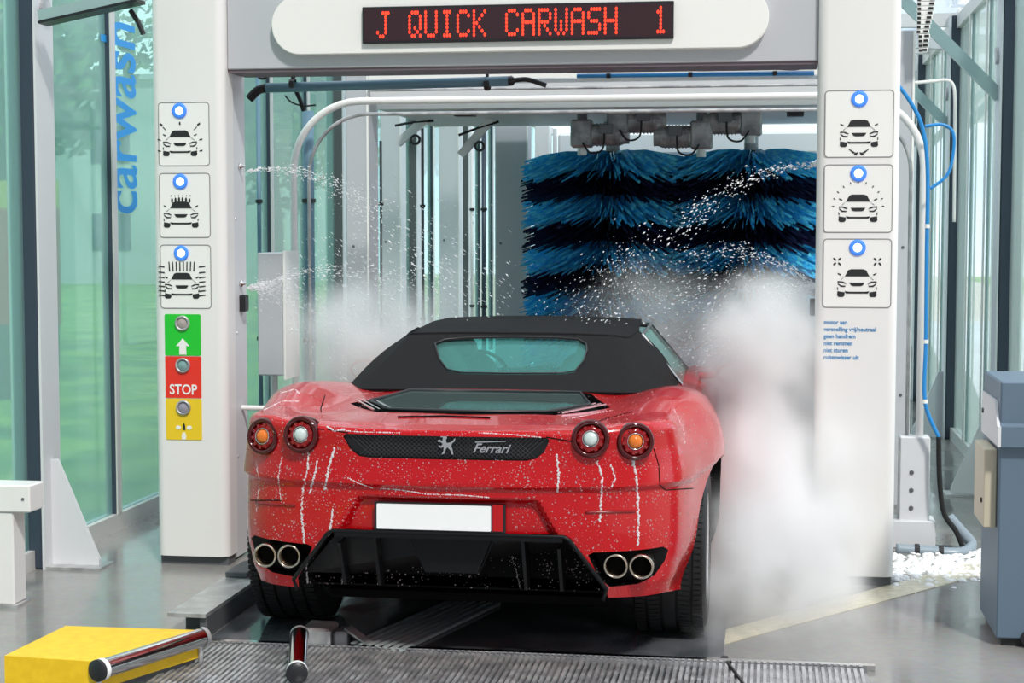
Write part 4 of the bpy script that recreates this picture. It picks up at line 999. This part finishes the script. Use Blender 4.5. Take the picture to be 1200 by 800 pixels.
# wheels
def wheel():
    wh = bpy.data.objects.new('wheel', None); C.objects.link(wh); wh.parent = car; WO[wh.name] = Vector((0,0,0)); wh.empty_display_size = .1
    R = .335; w2 = .137; prof = [(.225,-w2+.02),(.24,-w2+.004),(.28,-w2-.004),(.31,-w2+.002),(.326,-w2+.014)]
    x = -w2+.018; gs = [(-.085,.011),(-.030,.011),(.030,.011),(.085,.011)]
    prof.append((R-.004, x))
    for gx, gw in gs: prof += [(R,gx-gw/2-.001),(R-.009,gx-gw/2),(R-.009,gx+gw/2),(R,gx+gw/2+.001)]
    prof += [(R-.004,w2-.018),(.326,w2-.014),(.31,w2-.002),(.28,w2+.004),(.24,w2-.004),(.225,w2-.02)]
    ty = MB().lathe((0,0,0), (1,0,0), prof, 96).build('tyre', M['rubber'], wh, angle=35)
    mb = MB()
    for k in range(90):
        a = 2*PI*k/90; ca, sa = math.cos(a), math.sin(a); 
        for s_ in (-1, 1):
            for (xa, xb, sl) in ((.094,.128,.0),(.036,.079,.02)):
                V8 = []
                for r in (R-.004, R+.0035):
                    for xx, aa in ((xa,a),(xb,a+sl),(xb,a+sl+.045),(xa,a+.045)): V8.append((s_*xx, r*math.cos(aa), r*math.sin(aa)))
                mb.add(V8, [(0,3,2,1),(4,5,6,7),(0,1,5,4),(1,2,6,5),(2,3,7,6),(3,0,4,7)])
    mb.build('tread_blocks', M['rubber'], wh)['kind'] = 'stuff'
    rm = MB().lathe((0,0,0), (1,0,0), [(.226,w2-.02),(.232,w2-.006),(.222,w2-.004),(.205,w2-.03),(.195,.0),(.20,-w2+.02),(.226,-w2+.02)], 64)
    rm.lathe((0,0,0), (1,0,0), [(0,w2-.035),(.04,w2-.032),(.05,w2-.05),(.05,.02),(0,.02)], 32)
    for k in range(5):
        a = 2*PI*k/5; d = Vector((0,math.cos(a),math.sin(a))); t_ = Vector((0,-d.z,d.y))
        for off in (-.02,.02):
            rm.obox(d*.035+t_*off+Vector((w2-.05,0,0)), d*.222+t_*off*2.2+Vector((w2-.022,0,0)), .022, .022, up=(1,0,0))
    rm.build('rim', M['chrome'], wh, angle=35)
    MB().lathe((0,0,0), (1,0,0), [(.06,.02),(.165,.02),(.165,.045),(.06,.045)], 40, closed=True).build('brake_disc', M['steel'], wh)
    return wh
w0 = wheel()
for k, (sx, y) in enumerate(((1,.84),(-1,.84),(1,3.44),(-1,3.44))):
    wv = w0 if k == 0 else copy_tree(w0, car)
    wv.location = (sx*.760, y, .337 + .010); wv.rotation_euler = (0.1*k, 0, 0 if sx > 0 else PI)

# ------------------------------------------------------------------ water: foam runs, droplets, jets, mist
M['foam'] = mat('white_foam', (.66,.60,.62), .35, Subsurface_Weight=0.)
M['drop'] = mat('water_drop', (.62,.50,.52), .06, Alpha=.55)
random.seed(5)
def blob(mb, p, n_, r, el=None):
    a = n_.orthogonal().normalized(); b = n_.cross(a); V = [p+n_*r*.7]
    for q, h in ((.75,.45),(1.0,0.)):
        for k in range(6):
            c = PI*k/3; V.append(p+(a*math.cos(c)+b*math.sin(c))*r*q+n_*r*h)
    F = [(0,1+k,1+(k+1)%6) for k in range(6)] + [(1+k,7+k,7+(k+1)%6,1+(k+1)%6) for k in range(6)]
    mb.add(V, F)
mb = MB()
runs = [([(362,528),(360,550),(355,575),(353,600),(357,640),(361,690)],.0045), ([(392,525),(386,545),(380,575)],.006), ([(372,540),(368,560),(362,580)],.005), ([(330,535),(326,560),(330,590)],.003),
        ([(300,540),(304,565),(300,600)],.003), ([(652,533),(655,555),(653,578)],.005), ([(700,540),(706,560),(704,592),(703,612)],.005), ([(741,538),(746,558),(748,600),(748,640)],.006),
        ([(716,545),(721,560),(716,572)],.004), ([(446,572),(470,574),(500,579),(540,580),(575,583)],.0035), ([(408,560),(420,566),(438,572)],.0035), ([(390,596),(388,612),(385,630)],.005),
        ([(590,630),(596,640),(604,665),(610,690)],.002), ([(392,640),(404,660),(400,690)],.002), ([(345,690),(352,700),(362,706)],.002), ([(398,504),(420,506),(470,507)],.003),
        ([(560,507),(600,509),(640,513)],.003), ([(384,500),(392,505),(404,503)],.005), ([(330,460),(345,456),(352,462)],.004), ([(310,480),(330,470),(352,470)],.004), ([(400,462),(420,461),(450,459)],.002),
        ([(478,456),(540,452),(600,452)],.002), ([(790,480),(800,500),(803,520)],.003), ([(285,602),(283,570),(284,540)],.002), ([(670,490),(690,486),(720,480)],.003)]
for P, r in runs:
    for i in range(len(P)-1):
        d = math.hypot(P[i+1][0]-P[i][0], P[i+1][1]-P[i][1])
        for k in range(int(d/1.1)):
            f = k*1.1/d; x = P[i][0]+(P[i+1][0]-P[i][0])*f; y = P[i][1]+(P[i+1][1]-P[i][1])*f
            h, n_ = cast(x+random.gauss(0,.5), y)
            if h is not None and h.y < 8: blob(mb, h, n_, r*random.uniform(.3,1.0))
tag(mb.build('foam_runs', M['foam'], smooth=True), 'white foam running down the red rear of the car', 'foam', kind='stuff')
mb = MB(); cnt = 0
while cnt < 6500:
    x = random.uniform(280,835); y = random.betavariate(1.2,1.3)*240+452
    dens = .35+.65*(noise.noise(Vector((x/30,y/22,0)))>-.05); dens *= 1.25 if x < 420 else .8
    if random.random() > dens: continue
    h, n_ = cast(x, y); cnt += 1
    if h is not None and h.y < 8 and not (430 < x < 600 and 585 < y < 632):
        blob(mb, h, n_, .0009+.0024*random.random()**3)
tag(mb.build('water_drops_on_paint', M['drop'], smooth=True), 'clear water drops spattered over the red car body', 'water drops', kind='stuff')

def jet(mb, path, Y0, Y1, n, s0, s1, r0, r1, sl=2.5, bias=1.):
    P = spline([(a, b, 0) for a, b in path], 10); m2 = len(P)
    for _ in range(n):
        f = random.random()**bias; i = min(int(f*(m2-1)), m2-2); g_ = f*(m2-1)-i; q = P[i].lerp(P[i+1], g_); d2 = (P[i+1]-P[i]).normalized()
        s = s0+(s1-s0)*f; px = q.x+random.gauss(0,s); py = q.y+random.gauss(0,s); Y = Y0+(Y1-Y0)*f+random.gauss(0,.05+.1*f)
        p = ony(px, py, Y); dr = (RT*d2.x-UP*d2.y+Vector((0,random.uniform(-.3,.3),random.gauss(0,.12)))).normalized(); r = random.uniform(r0,r1)*random.uniform(.5,1.2); L = r*random.uniform(1,sl)
        a = dr.orthogonal().normalized(); b = dr.cross(a)
        V = [p-dr*L]+[p+(a*math.cos(2*PI*k/5)+b*math.sin(2*PI*k/5))*r for k in range(5)]+[p+dr*L]
        mb.add(V, [(0,1+(k+1)%5,1+k) for k in range(5)]+[(6,1+k,1+(k+1)%5) for k in range(5)])
M['spray'] = mat('spray_droplet', (.92,.93,.95), .25)
def jets(label, L):
    mb = MB()
    for a in L: jet(mb, *a)
    tag(mb.build('water_spray', M['spray'], smooth=True), label, 'water spray', kind='stuff')
jets('white water jets spraying from the left portal column towards the car', [
    ([(290,200),(330,198),(365,205),(400,222),(440,250)], 7.85, 8.0, 520, 1.0, 9, .0012, .0035, 4),
    ([(400,222),(440,250),(480,290),(510,330),(540,385)], 8.0, 8.2, 220, 10, 26, .0012, .0040, 4),
    ([(291,337),(320,330),(360,318),(420,318),(480,330)], 7.85, 8.0, 520, .8, 7, .001, .003, 5),
    ([(291,337),(310,340),(330,346),(370,362),(420,392)], 7.85, 8.0, 500, .8, 12, .0008, .0022, 6),
    ([(420,320),(460,345),(500,380)], 8.0, 8.3, 300, 26, 34, .001, .003, 4),
    ([(480,280),(540,320),(590,360)], 8.0, 8.6, 420, 30, 26, .0008, .0026, 8),
    ([(380,300),(430,350),(470,400)], 7.9, 8.3, 700, 36, 32, .0007, .0020, 9),
    ([(330,340),(370,380),(400,440)], 7.9, 8.2, 500, 18, 28, .0006, .0018, 9),
    ([(291,337),(312,334),(340,330)], 7.85, 7.9, 500, .8, 7, .0007, .0018, 7),
    ([(430,230),(490,270),(540,300)], 8.0, 8.4, 160, 22, 24, .001, .0030, 6)])
jets('white water jets spraying from the right portal column across the brushes', [
    ([(956,193),(925,196),(890,205),(850,225),(800,262)], 7.85, 8.0, 420, 1.2, 9, .0015, .0040, 3),
    ([(820,250),(780,275),(740,315),(700,365),(680,385)], 8.0, 8.1, 260, 12, 24, .0015, .0045, 3),
    ([(956,335),(930,318),(895,300),(850,292),(800,300)], 7.85, 8.0, 420, .8, 8, .001, .003, 4),
    ([(956,335),(935,342),(915,352),(890,375),(850,420)], 7.85, 7.9, 900, .8, 13, .0008, .002, 6),
    ([(956,335),(938,336),(915,338),(885,350)], 7.85, 7.9, 700, .8, 11, .0008, .002, 6),
    ([(880,330),(820,340),(760,350),(700,370)], 7.9, 8.2, 700, 14, 22, .001, .0028, 4),
    ([(740,300),(700,330),(660,370)], 8.1, 8.4, 240, 16, 20, .001, .003, 3),
    ([(860,380),(830,400),(800,420)], 7.7, 7.9, 400, 16, 18, .001, .002, 5)])

def mist(c, rad, dens, scale, seed, label, power=1.5, rot=(0,0,0), lo=.35):
    me = bpy.data.meshes.new('mist'); bm = bmesh.new(); bmesh.ops.create_icosphere(bm, subdivisions=3, radius=1); bm.to_mesh(me); bm.free()
    o = bpy.data.objects.new('mist', me); C.objects.link(o); o.location = c; o.scale = rad; o.rotation_euler = rot
    m = bpy.data.materials.new('mist'); m.use_nodes = True; n = m.node_tree.nodes; l = m.node_tree.links; n.clear()
    out = n.new('ShaderNodeOutputMaterial'); v = n.new('ShaderNodeVolumeScatter'); v.inputs['Color'].default_value = (1,1,1,1); v.inputs['Anisotropy'].default_value = 0.
    t = n.new('ShaderNodeTexCoord'); ln = n.new('ShaderNodeVectorMath'); ln.operation = 'LENGTH'; l.new(t.outputs['Object'], ln.inputs[0])
    mr = n.new('ShaderNodeMapRange'); mr.inputs[1].default_value = 1; mr.inputs[2].default_value = 0; nd = n.new('ShaderNodeTexNoise'); nd.noise_dimensions = '4D'; nd.inputs['W'].default_value = seed+7; nd.inputs['Scale'].default_value = 1.5; nd.inputs['Detail'].default_value = 3; l.new(t.outputs['Object'], nd.inputs[0])
    ma = n.new('ShaderNodeMath'); ma.operation = 'MULTIPLY_ADD'; ma.inputs[1].default_value = 1.9; l.new(nd.outputs['Fac'], ma.inputs[0]); ma.inputs[2].default_value = .05
    mx_ = n.new('ShaderNodeMath'); mx_.operation = 'MULTIPLY'; l.new(ln.outputs['Value'], mx_.inputs[0]); l.new(ma.outputs[0], mx_.inputs[1]); l.new(mx_.outputs[0], mr.inputs[0])
    pw = n.new('ShaderNodeMath'); pw.operation = 'POWER'; pw.inputs[1].default_value = power; l.new(mr.outputs[0], pw.inputs[0])
    nz = n.new('ShaderNodeTexNoise'); nz.noise_dimensions = '4D'; nz.inputs['W'].default_value = seed; nz.inputs['Scale'].default_value = scale; nz.inputs['Detail'].default_value = 2; l.new(t.outputs['Object'], nz.inputs[0])
    m2 = n.new('ShaderNodeMapRange'); m2.inputs[1].default_value = lo; m2.inputs[2].default_value = .7; m2.inputs[3].default_value = .1; l.new(nz.outputs['Fac'], m2.inputs[0])
    mu = n.new('ShaderNodeMath'); mu.operation = 'MULTIPLY'; l.new(pw.outputs[0], mu.inputs[0]); l.new(m2.outputs[0], mu.inputs[1])
    m3 = n.new('ShaderNodeMath'); m3.operation = 'MULTIPLY'; m3.inputs[1].default_value = dens; me_ = n.new('ShaderNodeMapRange'); me_.inputs[1].default_value = 1; me_.inputs[2].default_value = .7; l.new(ln.outputs['Value'], me_.inputs[0])
    m4 = n.new('ShaderNodeMath'); m4.operation = 'MULTIPLY'; l.new(mu.outputs[0], m4.inputs[0]); l.new(me_.outputs[0], m4.inputs[1]); l.new(m4.outputs[0], m3.inputs[0]); l.new(m3.outputs[0], v.inputs['Density'])
    l.new(v.outputs[0], out.inputs['Volume']); me.materials.append(m)
    tag(o, label, 'mist', kind='stuff')
mist((.03, 8.5, .42), (.60, 2.2, 1.05), 70.0, 1.9, 1.3, 'dense white water mist between the car and the right column', 2.2)
mist((.04, 7.85, 1.00), (.46, .55, .50), 45.0, 2.6, 2.1, 'bright spray cloud at the nozzle of the right column', 2.2, (0,-.6,0))
mist((.02, 7.4, .15), (.55, 1.3, .60), 30.0, 2.4, 3.1, 'low white mist rolling over the floor beside the rear wheel', 1.8)
mist((-2.0, 8.55, .95), (.68, .55, .55), 26.0, 2.2, 4.3, 'thin white mist over the left rear fender of the car', 2.0)
mist((-.50, 9.2, .98), (.75, .7, .55), 9.0, 2.5, 6.3, 'faint mist in front of the lower brush bands', 2.0)

mb = MB()
random.seed(9)
for _ in range(520):
    px = random.uniform(1046,1158); py = 668-(px-1046)*.10+random.gauss(0,9)
    if py < 645: continue
    q = onz(px, py)
    if q.x < .58 and q.y < 8: continue
    blob(mb, Vector((q.x, q.y, .001)), Vector((0,0,1)), random.uniform(.006,.022))
tag(mb.build('floor_foam', mat('floor_foam', (.85,.85,.84), .3), smooth=True), 'patch of white foam bubbles on the floor by the drain pipe', 'foam', kind='stuff')
